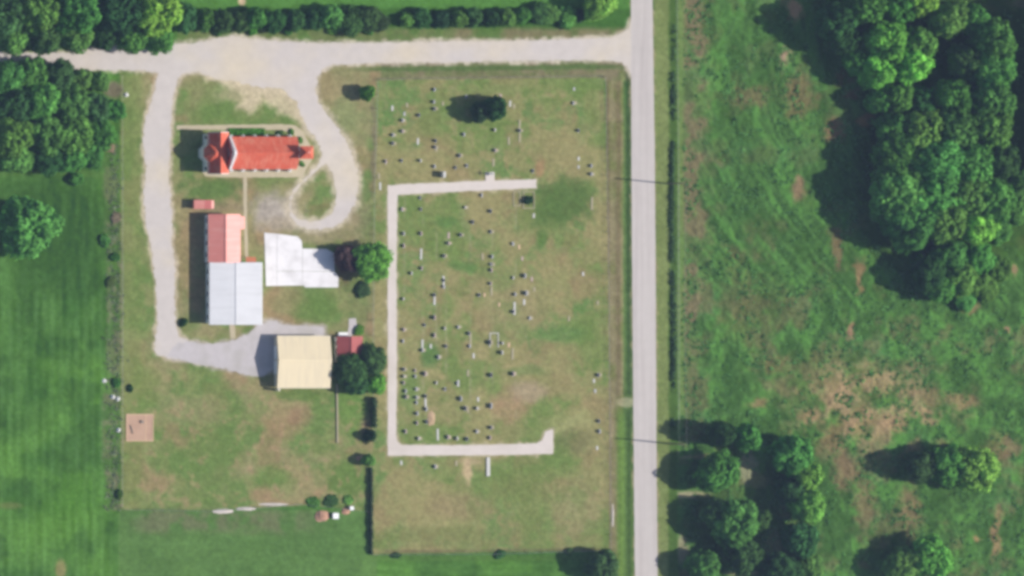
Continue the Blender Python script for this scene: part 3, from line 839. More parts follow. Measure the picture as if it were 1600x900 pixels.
st = MB(); st.box(BX1 + 0.02, BX1 + 1.5, BYM - 1.5, BYM + 1.5, 0, 0.32); st.build('step', MATS['walk_concrete'], church)
st = MB(); st.box(BX1 + 1.502, BX1 + 1.95, BYM - 1.5, BYM + 1.5, 0, 0.16); st.build('step', MATS['walk_concrete'], church)
nb = 6
for i in range(nb):
    x = NX0 + 1.8 + i * (NX1 - NX0 - 2.6) / (nb - 1)
    for s_, y in ((-1, NY0 + 0.35), (1, NY1 - 0.35)):
        bt = MB()
        y0, y1 = sorted((y + s_ * 0.002, y + s_ * 1.15))
        bt.add([(x - 0.3, y, -0.05), (x + 0.3, y, -0.05), (x + 0.3, y + s_ * 1.15, -0.05), (x - 0.3, y + s_ * 1.15, -0.05), (x - 0.3, y, 3.6), (x + 0.3, y, 3.6), (x + 0.3, y + s_ * 1.15, 1.7), (x - 0.3, y + s_ * 1.15, 1.7)],
               [(0, 3, 2, 1), (4, 5, 6, 7), (0, 1, 5, 4), (1, 2, 6, 5), (2, 3, 7, 6), (3, 0, 4, 7)])
        bt.build('buttress', MATS['stone_wall'], church)
        if i < nb - 1:
            window_on(church, 'y', y, x + (NX1 - NX0 - 2.6) / (nb - 1) / 2, 1.5, 0.95, 2.1, s_, arched=True)
for s_, y in ((-1, TY0 + 0.3), (1, TY1 - 0.3)):
    window_on(church, 'y', y, TXM, 1.5, 1.5, 2.2, s_, arched=True)
for dy in (-4.4, 4.4):
    window_on(church, 'x', TX0 + 0.02, NYM + dy, 1.8, 0.9, 2.0, -1, arched=True)

# --- the long hall: red-roofed north wing, white-roofed south wing
HE = 3.45
hx0, hx1, hy1 = gx_(325.5, HE), gx_(376, HE), gy_(334.5, HE)
sx0, sx1, sy0, sy1 = gx_(328, HE + 0.3), gx_(409.5, HE + 0.3), gy_(507.5, HE), gy_(410, HE)
hall = empty('hall', ((sx0 + sx1) / 2, sy1, 0), 'long hall with a red-roofed north wing and a wide white metal-roofed south wing', 'building')
hxm, hr = (hx0 + hx1) / 2, HE + 1.1
b = MB(); b.gable_y(hx0 + 0.1, hx1 - 0.35, sy1 + 0.02, hy1 - 0.3, -0.1, HE - 0.2, hr - 0.3); b.build('wall', MATS['stone_wall'], hall)
f = MB(); f.slope((hx0, sy1 - 0.05, HE - 0.06), (hx0, hy1, HE - 0.06), (hxm, hy1, hr), (hxm, sy1 - 0.05, hr)); f.build('roof', MATS['red_metal'], hall)
f = MB(); f.slope((hx1, sy1 - 0.05, HE - 0.06), (hx1, hy1, HE - 0.06), (hxm, hy1, hr), (hxm, sy1 - 0.05, hr)); f.build('roof', MATS['red_metal'], hall)
f = MB(); f.box(hxm - 0.15, hxm + 0.15, sy1, hy1 + 0.02, hr + 0.03, hr + 0.1); f.build('ridge_cap', MATS['red_metal'], hall)
# east porch of the north wing
py0, py1 = gy_(358, 4), gy_(338, 4)
ppx = gx_(382.5, 2.9)
f = MB(); f.slope((ppx, py0, 2.75), (ppx, py1, 2.75), (hx1 + 0.05, py1, 3.28), (hx1 + 0.05, py0, 3.28), t=0.1); pr = f.build('porch_roof', MATS['red_metal'], hall)
for y in (py0 + 0.25, py1 - 0.25):
    f = MB(); f.box(ppx - 0.3, ppx - 0.16, y - 0.07, y + 0.07, -0.05, 2.68); f.build('porch_post', MATS['white_paint'], hall)
# white south wing
sxm, sr = (sx0 + sx1) / 2, HE + 0.4
b = MB(); b.gable_y(sx0 + 0.1, sx1 - 0.35, sy0 + 0.3, sy1 - 0.3, -0.1, HE, sr - 0.15); b.build('wall', MATS['white_paint'], hall)
for xe in (sx0, sx1):
    f = MB(); f.slope((xe, sy0, HE + 0.2), (xe, sy1, HE + 0.2), (sxm, sy1, sr + 0.1), (sxm, sy0, sr + 0.1), step=0.75, h=0.04); f.build('roof', MATS['white_metal'], hall)
f = MB(); f.box(sxm - 0.2, sxm + 0.2, sy0 - 0.01, sy1 + 0.01, sr + 0.12, sr + 0.2); f.build('ridge_cap', MATS['white_metal'], hall)
for xe in (sx0 - 0.14, sx1 + 0.01):
    f = MB(); f.box(xe, xe + 0.13, sy0, sy1, HE - 0.02, HE + 0.14); f.build('gutter', MATS['white_paint'], hall)
# orange porch roof by the footpath
ox0, ox1, oy0, oy1 = gx_(385, 3), gx_(400.5, 3), gy_(409.5, 3), gy_(401.5, 3)
f = MB(); f.slope((ox0, oy1, 2.6), (ox1, oy1, 2.6), (ox1, sy1 - 0.25, 3.0), (ox0, sy1 - 0.25, 3.0), t=0.08); f.build('porch_roof', MATS['orange_metal'], hall)
for x in (ox0 + 0.15, ox1 - 0.25):
    f = MB(); f.box(x, x + 0.1, oy1 - 0.22, oy1 - 0.12, -0.05, 2.55); f.build('porch_post', MATS['white_paint'], hall)
for k in range(4):
    y = sy1 + 2.2 + k * 3.2
    window_on(hall, 'x', hx0 + 0.1, y, 1.1, 1.3, 1.4, -1)
    if k < 2: window_on(hall, 'x', hx1 - 0.35, y, 1.1, 1.3, 1.4, 1)
for k in range(5):
    y = sy0 + 2.2 + k * 3.2
    window_on(hall, 'x', sx0 + 0.1, y, 1.1, 1.3, 1.3, -1)
    window_on(hall, 'x', sx1 - 0.35, y, 1.1, 1.3, 1.3, 1)
door_on(hall, 'y', sy0 + 0.3, gx_(362.5), 1.8, 2.2, -1)
door_on(hall, 'y', sy1 - 0.3, (ox0 + ox1) / 2, 1.0, 2.1, 1)
door_on(hall, 'x', hx1 - 0.35, (py0 + py1) / 2, 1.0, 2.1, 1)

# --- small red shed north of the hall
q0, q1, qy0, qy1 = gx_(303.5, 2.4), gx_(335, 2.2), gy_(326.5, 2.4), gy_(312.5, 2.4)
shed0 = empty('garden_shed', ((q0 + q1) / 2, (qy0 + qy1) / 2, 0), 'small pink and red roofed shed just north of the long hall', 'shed')
qm = q0 + (q1 - q0) * 0.5
b = MB(); b.box(q0 + 0.15, q1 - 1.2, qy0 + 0.15, qy1 - 0.15, -0.1, 2.1); b.build('wall', MATS['brick_wall'], shed0)
f = MB(); f.slope((q0, qy0, 2.25), (q0, qy1, 2.25), (qm, qy1, 2.6), (qm, qy0, 2.6), t=0.08, step=0.4); o_ = f.build('roof', MATS['red_metal'], shed0)
f = MB(); f.slope((q1 - 0.75, qy0, 2.0), (q1 - 0.75, qy1, 2.0), (qm + 0.02, qy1, 2.58), (qm + 0.02, qy0, 2.58), t=0.08, step=0.4); f.build('roof', MATS['maroon_metal'], shed0)
f = MB(); f.slope((q1, qy0 + 0.1, 1.8), (q1, qy1 - 0.1, 1.8), (q1 - 0.78, qy1 - 0.1, 1.98), (q1 - 0.78, qy0 + 0.1, 1.98), t=0.05, step=0.4); f.build('awning', MATS['red_metal'], shed0)
for y in (qy0 + 0.2, qy1 - 0.2):
    f = MB(); f.box(q1 - 0.2, q1 - 0.12, y - 0.04, y + 0.04, -0.05, 1.74); f.build('post', MATS['weathered_wood'], shed0)
door_on(shed0, 'x', q1 - 1.2, (qy0 + qy1) / 2, 0.9, 1.85, 1)

# --- cream barn
BE, BR = 3.0, 4.3
bx0, bx1, by0, by1 = gx_(434, 3.3), gx_(517, 3.3), gy_(606, BE), gy_(525, BE)
barn = empty('barn', ((bx0 + bx1) / 2, (by0 + by1) / 2, 0), 'square barn with a broad cream metal roof at the end of the grey gravel yard', 'barn')
bym = gy_(562.5)
b = MB(); b.gable_x(bx0 + 0.1, bx1 - 0.3, by0 + 0.3, by1 - 0.3, -0.1, BE - 0.2, BR - 0.3, bym); b.build('wall', MATS['cream_wall'], barn)
for ye in (by0, by1):
    f = MB(); f.slope((bx0, ye, BE - 0.05), (bx1, ye, BE - 0.05), (bx1, bym, BR), (bx0, bym, BR), step=0.9, h=0.05); f.build('roof', MATS['cream_metal'], barn)
f = MB(); f.box(bx0, bx1, bym - 0.2, bym + 0.2, BR + 0.03, BR + 0.1); f.build('ridge_cap', MATS['cream_metal'], barn)
for ye in (by0 - 0.13, by1 + 0.01):
    f = MB(); f.box(bx0, bx1, ye, ye + 0.12, BE - 0.28, BE - 0.1); f.build('gutter', MATS['cream_wall'], barn)
f = MB(); f.box(bx0 + 0.35, bx0 + 0.9, by0 - 0.9, by0 - 0.14, -0.05, BE - 0.3); f.build('downpipe_box', MATS['cream_wall'], barn)
for k in (-1, 1):
    f = MB(); f.box(bx0 + 0.02, bx0 + 0.098, bym + k * 2.1 - 1.85, bym + k * 2.1 + 1.85, 0.05, 2.6); f.build('rolling_door', MATS['white_paint'], barn)
for k in range(4):
    window_on(barn, 'y', by0 + 0.3, bx0 + 2.6 + k * 3.2, 1.3, 1.1, 1.0, -1)
door_on(barn, 'x', bx1 - 0.3, bym - 2, 1.0, 2.1, 1)

# --- maroon shed east of the barn
ce, crg = 2.7, 3.9
cx0, cx1, cy0, cy1 = gx_(526.5, ce), gx_(567, ce), gy_(567, ce), gy_(525.5, ce)
shed1 = empty('storage_shed', ((cx0 + cx1) / 2, (cy0 + cy1) / 2, 0), 'gabled shed with maroon metal roof under the dark tree east of the barn', 'shed')
cxm = (cx0 + cx1) / 2
b = MB(); b.gable_y(cx0 + 0.25, cx1 - 0.25, cy0 + 0.25, cy1 - 0.25, -0.1, ce - 0.2, crg - 0.3); b.build('wall', MATS['white_paint'], shed1)
for xe in (cx0, cx1):
    f = MB(); f.slope((xe, cy0, ce - 0.1), (xe, cy1, ce - 0.1), (cxm, cy1, crg), (cxm, cy0, crg), step=0.5, t=0.1); f.build('roof', MATS['maroon_metal'], shed1)
f = MB(); f.box(cxm - 0.12, cxm + 0.12, cy0, cy1, crg + 0.02, crg + 0.09); f.build('ridge_cap', MATS['maroon_metal'], shed1)
nx0, nx1 = gx_(530, 1), gx_(544, 1)
f = MB(); f.box(nx0, nx1, cy1 + 0.02, cy1 + 1.1, -0.05, 0.6); f.build('porch_step', MATS['white_paint'], shed1)
door_on(shed1, 'y', cy1 - 0.25, (nx0 + nx1) / 2, 0.95, 2.05, 1)
window_on(shed1, 'x', cx0 + 0.25, cy0 + 3.5, 1.0, 1.2, 1.0, -1)
window_on(shed1, 'x', cx0 + 0.25, cy0 + 5.6, 1.0, 1.2, 1.0, -1)

# --- white concrete pad: five pours with open joints
pad = empty('concrete_pad', W(470, 410), 'bright white stepped concrete pad on the grass east of the long hall')
pad['kind'] = 'structure'
for poly in ([(413, 363.5), (432.4, 365.2), (432.4, 446.6), (415.5, 447)], [(432.8, 365.3), (465, 369.5), (471, 376), (472.2, 388), (472.2, 423.6), (432.8, 423.6)], [(432.8, 424.1), (472.2, 424.1), (472.6, 446), (432.8, 446.6)],
             [(472.7, 388.4), (510, 389), (521.5, 395.5), (523, 424), (472.7, 423.6)], [(472.7, 424.1), (523, 424.5), (528.7, 432.5), (528.4, 449), (476.5, 449), (475, 446.2), (472.9, 446.2)]):
    f = MB(); f.prism([tuple(W(x, y).xy) for x, y in poly], -0.08, 0.11 + random.uniform(-0.008, 0.008))
    f.build('slab', MATS['slab_concrete'], pad)

# --- clay pad framed in timber near the west fence
cl = empty('clay_court', W(218, 668), 'square tan clay pad framed by pale timber beside the west fence', 'clay pad')
a0, a1, c0, c1 = gx_(197), gx_(239.5), gy_(689.5), gy_(647)
f = MB(); f.box(a0 + 0.26, a1 - 0.26, c0 + 0.26, c1 - 0.26, -0.1, 0.09); f.build('clay_bed', MATS['clay_pad'], cl)
for bx in ((a0, a1, c0, c0 + 0.25), (a0, a1, c1 - 0.25, c1), (a0, a0 + 0.25, c0 + 0.252, c1 - 0.252), (a1 - 0.25, a1, c0 + 0.252, c1 - 0.252)):
    f = MB(); f.box(*bx, -0.05, 0.16); f.build('timber_edge', MATS['pale_timber'], cl)
f = MB(); f.box(gx_(226.8), gx_(228), c0 + 0.27, c1 - 0.27, 0.091, 0.13); f.build('divider_board', MATS['pale_timber'], cl)

# ------------------------------------------------------------------ foliage
def leaf_mesh(name, centers, normals, sizes, tones, r):
    """Small diamond-shaped leaf sprays as one mesh."""
    n = len(centers)
    nr = normals / (np.linalg.norm(normals, axis=1, keepdims=True) + 1e-9)
    rnd = r.normal(size=(n, 3))
    a = np.cross(nr, rnd); a /= (np.linalg.norm(a, axis=1, keepdims=True) + 1e-9)
    b_ = np.cross(nr, a)
    s = sizes[:, None]
    el = r.uniform(0.55, 1.0, (n, 1))
    v = np.stack([centers + a * s, centers + b_ * s * el + nr * s * 0.25, centers - a * s, centers - b_ * s * el + nr * s * 0.25], 1).reshape(-1, 3)
    m = bpy.data.meshes.new(name)
    m.vertices.add(4 * n); m.vertices.foreach_set('co', v.astype(np.float32).ravel())
    m.loops.add(4 * n); m.loops.foreach_set('vertex_index', np.arange(4 * n, dtype=np.int32))
    m.polygons.add(n); m.polygons.foreach_set('loop_start', np.arange(n, dtype=np.int32) * 4); m.polygons.foreach_set('loop_total', np.full(n, 4, np.int32))
    m.update(calc_edges=True)
    at = m.attributes.new('tone', 'FLOAT', 'FACE'); at.data.foreach_set('value', tones.astype(np.float32))
    m.materials.append(FOL)
    return m


def crown_mesh(kind, seed):
    """Crown of unit radius standing on z = 0, about one unit tall, built from lobes of leaf sprays."""
    r = np.random.default_rng(seed)
    C, N, T, Z_ = [], [], [], []
    if kind == 'broad':
        lobes, per, ls = 46, 110, 0.062
        lean = r.uniform(0.75, 1.1, 12)
        for i in range(lobes):
            t = (i + 0.5) / lobes
            z = 0.10 + 0.78 * (1 - t) ** 0.8 + r.uniform(-0.05, 0.05)
            ring = math.sqrt(max(0.02, 1 - ((z - 0.36) / 0.62) ** 2)) if z > 0.36 else math.sqrt(max(0.3, 1 - ((0.36 - z) / 0.45) ** 2))
            ang = i * 2.39996 + r.uniform(-0.35, 0.35)
            rad = ring * r.uniform(0.5, 0.84) * lean[int((ang % (2 * math.pi)) / (2 * math.pi) * 12) % 12]
            lr = r.uniform(0.10, 0.30)
            d = r.normal(size=(per, 3)); d /= np.linalg.norm(d, axis=1, keepdims=True)
            d[:, 2] = np.where(d[:, 2] < -0.35, -d[:, 2], d[:, 2])
            p = np.array([rad * math.cos(ang), rad * math.sin(ang), z]) + d * lr * r.uniform(0.55, 1.08, (per, 1)) * np.array([1, 1, 0.8])
            C.append(p); N.append(d + r.normal(size=(per, 3)) * 0.4 + np.array([0, 0, 0.45])); T.append(np.full(per, r.uniform(0.72, 1.3)) * r.uniform(0.8, 1.2, per)); Z_.append(np.full(per, ls) * r.uniform(0.6, 1.3, per))
        n = 4600                             # loose sprays over an uneven dome between the lobes
        d = r.normal(size=(n, 3)); d /= np.linalg.norm(d, axis=1, keepdims=True); d[:, 2] = np.where(d[:, 2] < -0.3, -d[:, 2], d[:, 2])
        a_ = np.arctan2(d[:, 1], d[:, 0]); e_ = d[:, 2]
        wob = 1 + 0.13 * np.sin(a_ * 3 + seed) * (1 - e_ ** 2) + 0.10 * np.sin(a_ * 5 + e_ * 6 + seed * 2) + 0.07 * np.sin(a_ * 9 - e_ * 11)
        p = d * np.array([0.84, 0.84, 0.55]) * (wob * r.uniform(0.74, 1.03, n))[:, None] + np.array([0, 0, 0.36])
        C.append(p); N.append(d + r.normal(size=(n, 3)) * 0.45 + np.array([0, 0, 0.4])); T.append(r.uniform(0.75, 1.25, n)); Z_.append(r.uniform(0.035, 0.085, n))
    elif kind == 'cedar':
        n = 5200
        z = r.uniform(0, 1, n) ** 1.25
        ang = r.uniform(0, 2 * math.pi, n)
        bump = 1 + 0.16 * np.sin(ang * 3 + z * 9 + seed) + 0.12 * np.sin(ang * 5 - z * 14)
        rad = (1 - z) ** 0.62 * bump * r.uniform(0.55, 1.05, n) * 0.95 + 0.02
        p = np.stack([rad * np.cos(ang), rad * np.sin(ang), z], 1)
        nn = np.stack([np.cos(ang), np.sin(ang), np.full(n, 0.5)], 1) + r.normal(size=(n, 3)) * 0.5
        C.append(p); N.append(nn); T.append(r.uniform(0.7, 1.3, n)); Z_.append(r.uniform(0.04, 0.08, n))
    else:                                    # shrub: a low clumped dome
        for i in range(16):
            ang = i * 2.39996; rad = 0.72 * math.sqrt((i + 0.3) / 16)
            lr = r.uniform(0.24, 0.36); per = 110
            d = r.normal(size=(per, 3)); d /= np.linalg.norm(d, axis=1, keepdims=True); d[:, 2] = np.abs(d[:, 2])
            zc = 0.62 * math.sqrt(max(0, 1 - rad * rad * 1.2)) * r.uniform(0.7, 1.1)
            p = np.array([rad * math.cos(ang), rad * math.sin(ang), zc]) + d * lr * r.uniform(0.5, 1.05, (per, 1))
            C.append(p); N.append(d + r.normal(size=(per, 3)) * 0.5); T.append(np.full(per, r.uniform(0.75, 1.25)) * r.uniform(0.8, 1.2, per)); Z_.append(r.uniform(0.06, 0.12, per))
            q = p.copy(); q[:, 2] *= r.uniform(0.05, 0.6, per)
            C.append(q); N.append(d + r.normal(size=(per, 3)) * 0.5); T.append(np.full(per, 0.9)); Z_.append(r.uniform(0.06, 0.12, per))
    return leaf_mesh(kind + '_crown', np.vstack(C), np.vstack(N), np.concatenate(Z_), np.concatenate(T), r)


def trunk_mesh(seed):
    """Tapered trunk with limbs for a tree one unit tall."""
    r = random.Random(seed)
    mb = MB()
    mb.tube([(0, 0, -0.03), (0.004, 0, 0.1), (0.012, 0.006, 0.3), (0.0, 0.01, 0.55), (0.008, 0, 0.78)], 0.032, 0.008, 7)
    for k in range(6):
        a = k * 2.4 + r.uniform(-0.4, 0.4); z = 0.24 + 0.07 * k
        L = 0.26 - 0.02 * k
        mb.tube([(0.006, 0.005, z), (0.006 + L * 0.5 * math.cos(a), L * 0.5 * math.sin(a), z + 0.10), (L * math.cos(a), L * math.sin(a), z + 0.24)], 0.016, 0.005, 5)
    m = bpy.data.meshes.new('trunk'); m.from_pydata(mb.v, [], mb.f); m.materials.append(MATS['bark']); fix_normals(m)
    return m


CROWNS = {'broad': [crown_mesh('broad', 200 + i) for i in range(9)], 'cedar': [crown_mesh('cedar', 300 + i) for i in range(3)], 'shrub': [crown_mesh('shrub', 400 + i) for i in range(4)]}
TRUNKS = [trunk_mesh(i) for i in range(3)]
# leaf colours (base colours, not sunlit ones)
TONE = {'mid': (0.108, 0.285, 0.060), 'bright': (0.215, 0.50, 0.085), 'dark': (0.058, 0.155, 0.046), 'cedar': (0.046, 0.108, 0.044), 'olive': (0.092, 0.178, 0.050), 'fresh': (0.145, 0.36, 0.055), 'dusty': (0.24, 0.24, 0.15), 'plum': (0.085, 0.062, 0.058)}
trng = random.Random(99)


def tree(px, py, rpx, h, tone, label, kind='broad', group=None, name=None, low=0.16, flat=None):
    """Tree whose crown shows at photograph pixel (px, py) with radius rpx."""
    c = W(px, py, 0.6 * h)
    loc = Vector((c.x, c.y, ground_z(px, py) - 0.02))
    nm = name or {'broad': 'broadleaf_tree', 'cedar': 'cedar_tree', 'shrub': 'shrub'}[kind]
    root = empty(nm, loc, label, 'shrub' if kind == 'shrub' else 'tree', group)
    R = rpx * S
    cr = bpy.data.objects.new('crown', trng.choice(CROWNS[kind]))
    COL.objects.link(cr); cr.parent = root
    if kind == 'shrub': low = 0.0
    if kind == 'cedar': low = 0.06
    cr.location = (0, 0, low * h)
    k = trng.uniform(0.95, 1.12)
    if kind == 'shrub': k = trng.uniform(0.75, 1.35)
    cr.scale = (R * k, R / k * 1.04, h * (1 - low))
    cr.rotation_euler = (trng.uniform(-0.05, 0.05), trng.uniform(-0.05, 0.05), trng.uniform(0, 6.28))
    j = trng.uniform(0.8, 1.22)
    t = TONE[tone]
    cr.color = (t[0] * j * trng.uniform(0.85, 1.35), t[1] * j, t[2] * j * trng.uniform(0.9, 1.1), 1)
    tr = bpy.data.objects.new('stem' if kind == 'shrub' else 'trunk', trng.choice(TRUNKS))
    COL.objects.link(tr); tr.parent = root
    tr.scale = (max(h, 2) * 0.9, max(h, 2) * 0.9, h * 0.95)
    if kind == 'shrub': tr.scale = (h * 0.5, h * 0.5, h * 0.7)
    tr.rotation_euler = (0, 0, trng.uniform(0, 6.28))
    return root


ORD = ['first', 'second', 'third', 'fourth', 'fifth', 'sixth', 'seventh', 'eighth', 'ninth', 'tenth', 'eleventh', 'twelfth', 'thirteenth', 'fourteenth', 'fifteenth', 'sixteenth', 'seventeenth', 'eighteenth']


def wood(rows, fmt, group):
    """rows: list of (row phrase, [(px, py, r, h, tone), ...]); counted from the west along each row."""
    for phrase, lst in rows:
        lst = sorted(lst)
        for i, (px, py, r_, h, tone) in enumerate(lst):
            tree(px, py, r_ * 1.16, h * trng.uniform(0.92, 1.08), tone, fmt.format(o=ORD[i], row=phrase, tone={'mid': 'green', 'bright': 'bright green', 'dark': 'dark green', 'olive': 'olive', 'fresh': 'fresh green', 'cedar': 'dark'}[tone]), group=group)


# wood in the north-west corner, both sides of the lane
wood([('upper', [(10, 22, 34, 11, 'dark'), (62, 14, 34, 12, 'mid'), (118, 18, 36, 13, 'mid'), (185, 16, 34, 12, 'dark'), (246, 22, 34, 13, 'bright')]),
      ('lower', [(24, 58, 26, 8, 'mid'), (72, 58, 25, 9, 'dark'), (116, 54, 27, 10, 'mid'), (162, 60, 18, 7, 'dark'), (206, 56, 24, 8, 'mid'), (250, 60, 22, 8, 'mid')])],
     '{tone} tree north of the lane, {o} from west in the {row} row', 'trees north of the gravel lane')
wood([('top', [(12, 124, 27, 8, 'mid'), (52, 120, 26, 8, 'mid'), (92, 120, 24, 8, 'dark'), (126, 126, 18, 6, 'mid'), (156, 128, 15, 4.5, 'mid')]),
      ('second', [(22, 164, 30, 10, 'dark'), (66, 160, 30, 10, 'mid'), (108, 164, 28, 9, 'mid'), (146, 168, 22, 7, 'dark'), (178, 172, 16, 5, 'mid')]),
      ('third', [(20, 212, 33, 10, 'mid'), (70, 208, 29, 10, 'mid'), (116, 210, 30, 9, 'mid'), (156, 208, 23, 7, 'mid')]),
      ('bottom', [(28, 244, 26, 7, 'mid'), (74, 246, 25, 7, 'dark'), (112, 246, 23, 7, 'mid'), (144, 242, 19, 5, 'mid')])],
     '{tone} tree south of the lane, {o} from west in the {row} row', 'trees south of the gravel lane')
tree(44, 355, 50, 13, 'mid', 'large round tree standing alone in the hay field at the left edge')

# hedgerow of dark cedars along the top
hedge = [(292, 32, 17), (318, 28, 17), (350, 30, 18), (380, 32, 15), (404, 30, 17), (432, 30, 17), (462, 30, 17), (490, 28, 16), (516, 28, 17), (545, 30, 17), (572, 30, 16), (598, 32, 14), (640, 33, 9), (662, 30, 15), (690, 28, 16), (716, 28, 15), (742, 30, 14), (766, 30, 14), (790, 26, 14), (814, 25, 14), (838, 22, 14), (862, 23, 14), (884, 24, 13), (906, 26, 11)]
for i, (x, y, r_) in enumerate(hedge):
    half = i < 12
    nth = ORD[i] if half else ORD[i - 12]
    tree(x + trng.uniform(-5, 5), y + trng.uniform(-3, 4), r_ * trng.uniform(1.0, 1.5), r_ * trng.uniform(0.22, 0.36), trng.choice(['dark', 'dark', 'mid', 'cedar']), f'dark hedgerow tree above the lane, {nth} from west in its {"western" if half else "eastern"} half', 'broad', 'hedgerow trees above the lane', low=0.05)
tree(938, 6, 27, 8, 'bright', 'leafy tree beside the road junction at the top, brightest of the hedgerow')
for i, x in enumerate((340, 395, 452, 520, 575)):
    tree(x, 48, 8, 1.6, 'fresh' if i % 2 else 'mid', f'low leafy shrub at the foot of the hedgerow, {ORD[i]} from the west', 'shrub', 'shrubs at the foot of the hedgerow')

# trees of the church yard and cemetery
tree(575, 145, 13, 4.6, 'fresh', 'small bright tree at the north-west corner of the cemetery')
tree(774, 169, 20, 7.8, 'dark', 'taller of two dark trees standing among the northern graves', 'broad', low=0.08)
tree(752, 176, 17, 5.6, 'cedar', 'shorter of two dark trees standing among the northern graves', 'broad', low=0.08)
tree(582, 408, 32, 7.0, 'fresh', 'light green tree between the white concrete pad and the cemetery drive', low=0.3)
tree(543, 403, 22, 5.0, 'plum', 'purple-brown leaved tree overhanging the east end of the white concrete pad', low=0.2)
tree(568, 452, 14, 1.2, 'cedar', 'low dark shrub south of the light green tree', 'shrub')
tree(548, 578, 27, 6.5, 'dark', 'dark tree hanging over the south side of the maroon-roofed shed')
tree(582, 562, 25, 6.0, 'olive', 'dark olive tree between the maroon-roofed shed and the cemetery drive')
tree(588, 600, 18, 4.6, 'fresh', 'bright green small tree below the olive one beside the cemetery drive')
tree(556, 600, 20, 5.4, 'dark', 'dark tree right below the one hanging over the shed')
tree(580, 681, 11, 3.6, 'cedar', 'small dark cedar at the south end of the vine-covered fence', 'cedar')
tree(577, 719, 11, 3.4, 'mid', 'small round tree on the fence line south-west of the cemetery drive corner')
tree(944, 884, 27, 7.5, 'dark', 'dark round tree at the south-east corner of the cemetery')
for x, y, r_, h, tone, lab in ((288, 504, 7, 1.8, 'dark', 'dark bush at the south-west corner of the long hall'), (204, 607, 6, 1.3, 'dark', 'small dark bush inside the west fence above the clay pad'), (827, 313, 8, 2.2, 'cedar', 'round dark shrub at the north-east end of the grave plots'),
                               (619, 868, 7, 1.1, 'dark', 'westernmost low bush on the cemetery south fence'), (782, 866, 9, 1.1, 'dark', 'middle low bush on the cemetery south fence'), (890, 862, 7, 1.4, 'dark', 'eastern low bush on the cemetery south fence'),
                               (188, 772, 7, 1.6, 'dark', 'dark bush at the south-west corner of the church yard fence'), (165, 376, 10, 1.8, 'dark', 'dark bush in the rough strip beside the hay field'), (181, 402, 8, 1.6, 'mid', 'green bush in the rough strip, below the darker one'),
                               (120, 280, 12, 3.0, 'dark', 'dark bush on the grass just south of the north-west wood'), (438, 207, 5, 1.0, 'olive', 'small grey-green bush against the church north wall'), (456, 206, 5, 1.0, 'mid', 'small green bush at the north-east corner of the church'),
                               (470, 219, 5, 1.2, 'mid', 'rounded bush north of the bell tower'), (472, 256, 5, 1.2, 'mid', 'rounded bush south of the bell tower'), (562, 516, 9, 1.4, 'fresh', 'bright low bush north of the maroon-roofed shed'),
                               (490, 785, 11, 0.9, 'mid', 'western bush of three above the rubble heap'), (518, 783, 12, 1.1, 'dark', 'middle bush of three above the rubble heap'), (545, 781, 9, 0.8, 'mid', 'eastern bush of three above the rubble heap'), (183, 598, 8, 1.5, 'mid', 'bush outside the west fence above the white boulders'),
                               (172, 230, 9, 0.9, 'dusty', 'dry brown bush at the top of the rough strip'), (182, 340, 9, 0.9, 'dusty', 'dry bush in the rough strip level with the hall north end'),
                               (174, 440, 9, 1.3, 'olive', 'olive bush in the rough strip level with the white roof'), ):
    tree(x, y, r_, h * 0.75, {'dark': 'mid'}.get(tone, tone) if x < 200 else tone, lab, 'shrub')
# low bed along the north wall of the church
hb = empty('hedge', W(386, 207), 'bright green low hedge along the north wall of the church', 'hedge')
r = np.random.default_rng(5); n_ = 1500
q = np.stack([r.uniform(gx_(357), gx_(413), n_), r.uniform(gy_(211.5), gy_(200.5), n_), r.uniform(0.05, 0.55, n_)], 1) - np.array(hb.location)
m_ = leaf_mesh('foliage', q, r.normal(size=(n_, 3)) + np.array([0, 0, 1.0]), r.uniform(0.12, 0.25, n_), r.uniform(0.7, 1.3, n_), r)
ho = bpy.data.objects.new('foliage', m_); COL.objects.link(ho); ho.parent = hb; ho.color = (0.12, 0.34, 0.05, 1)

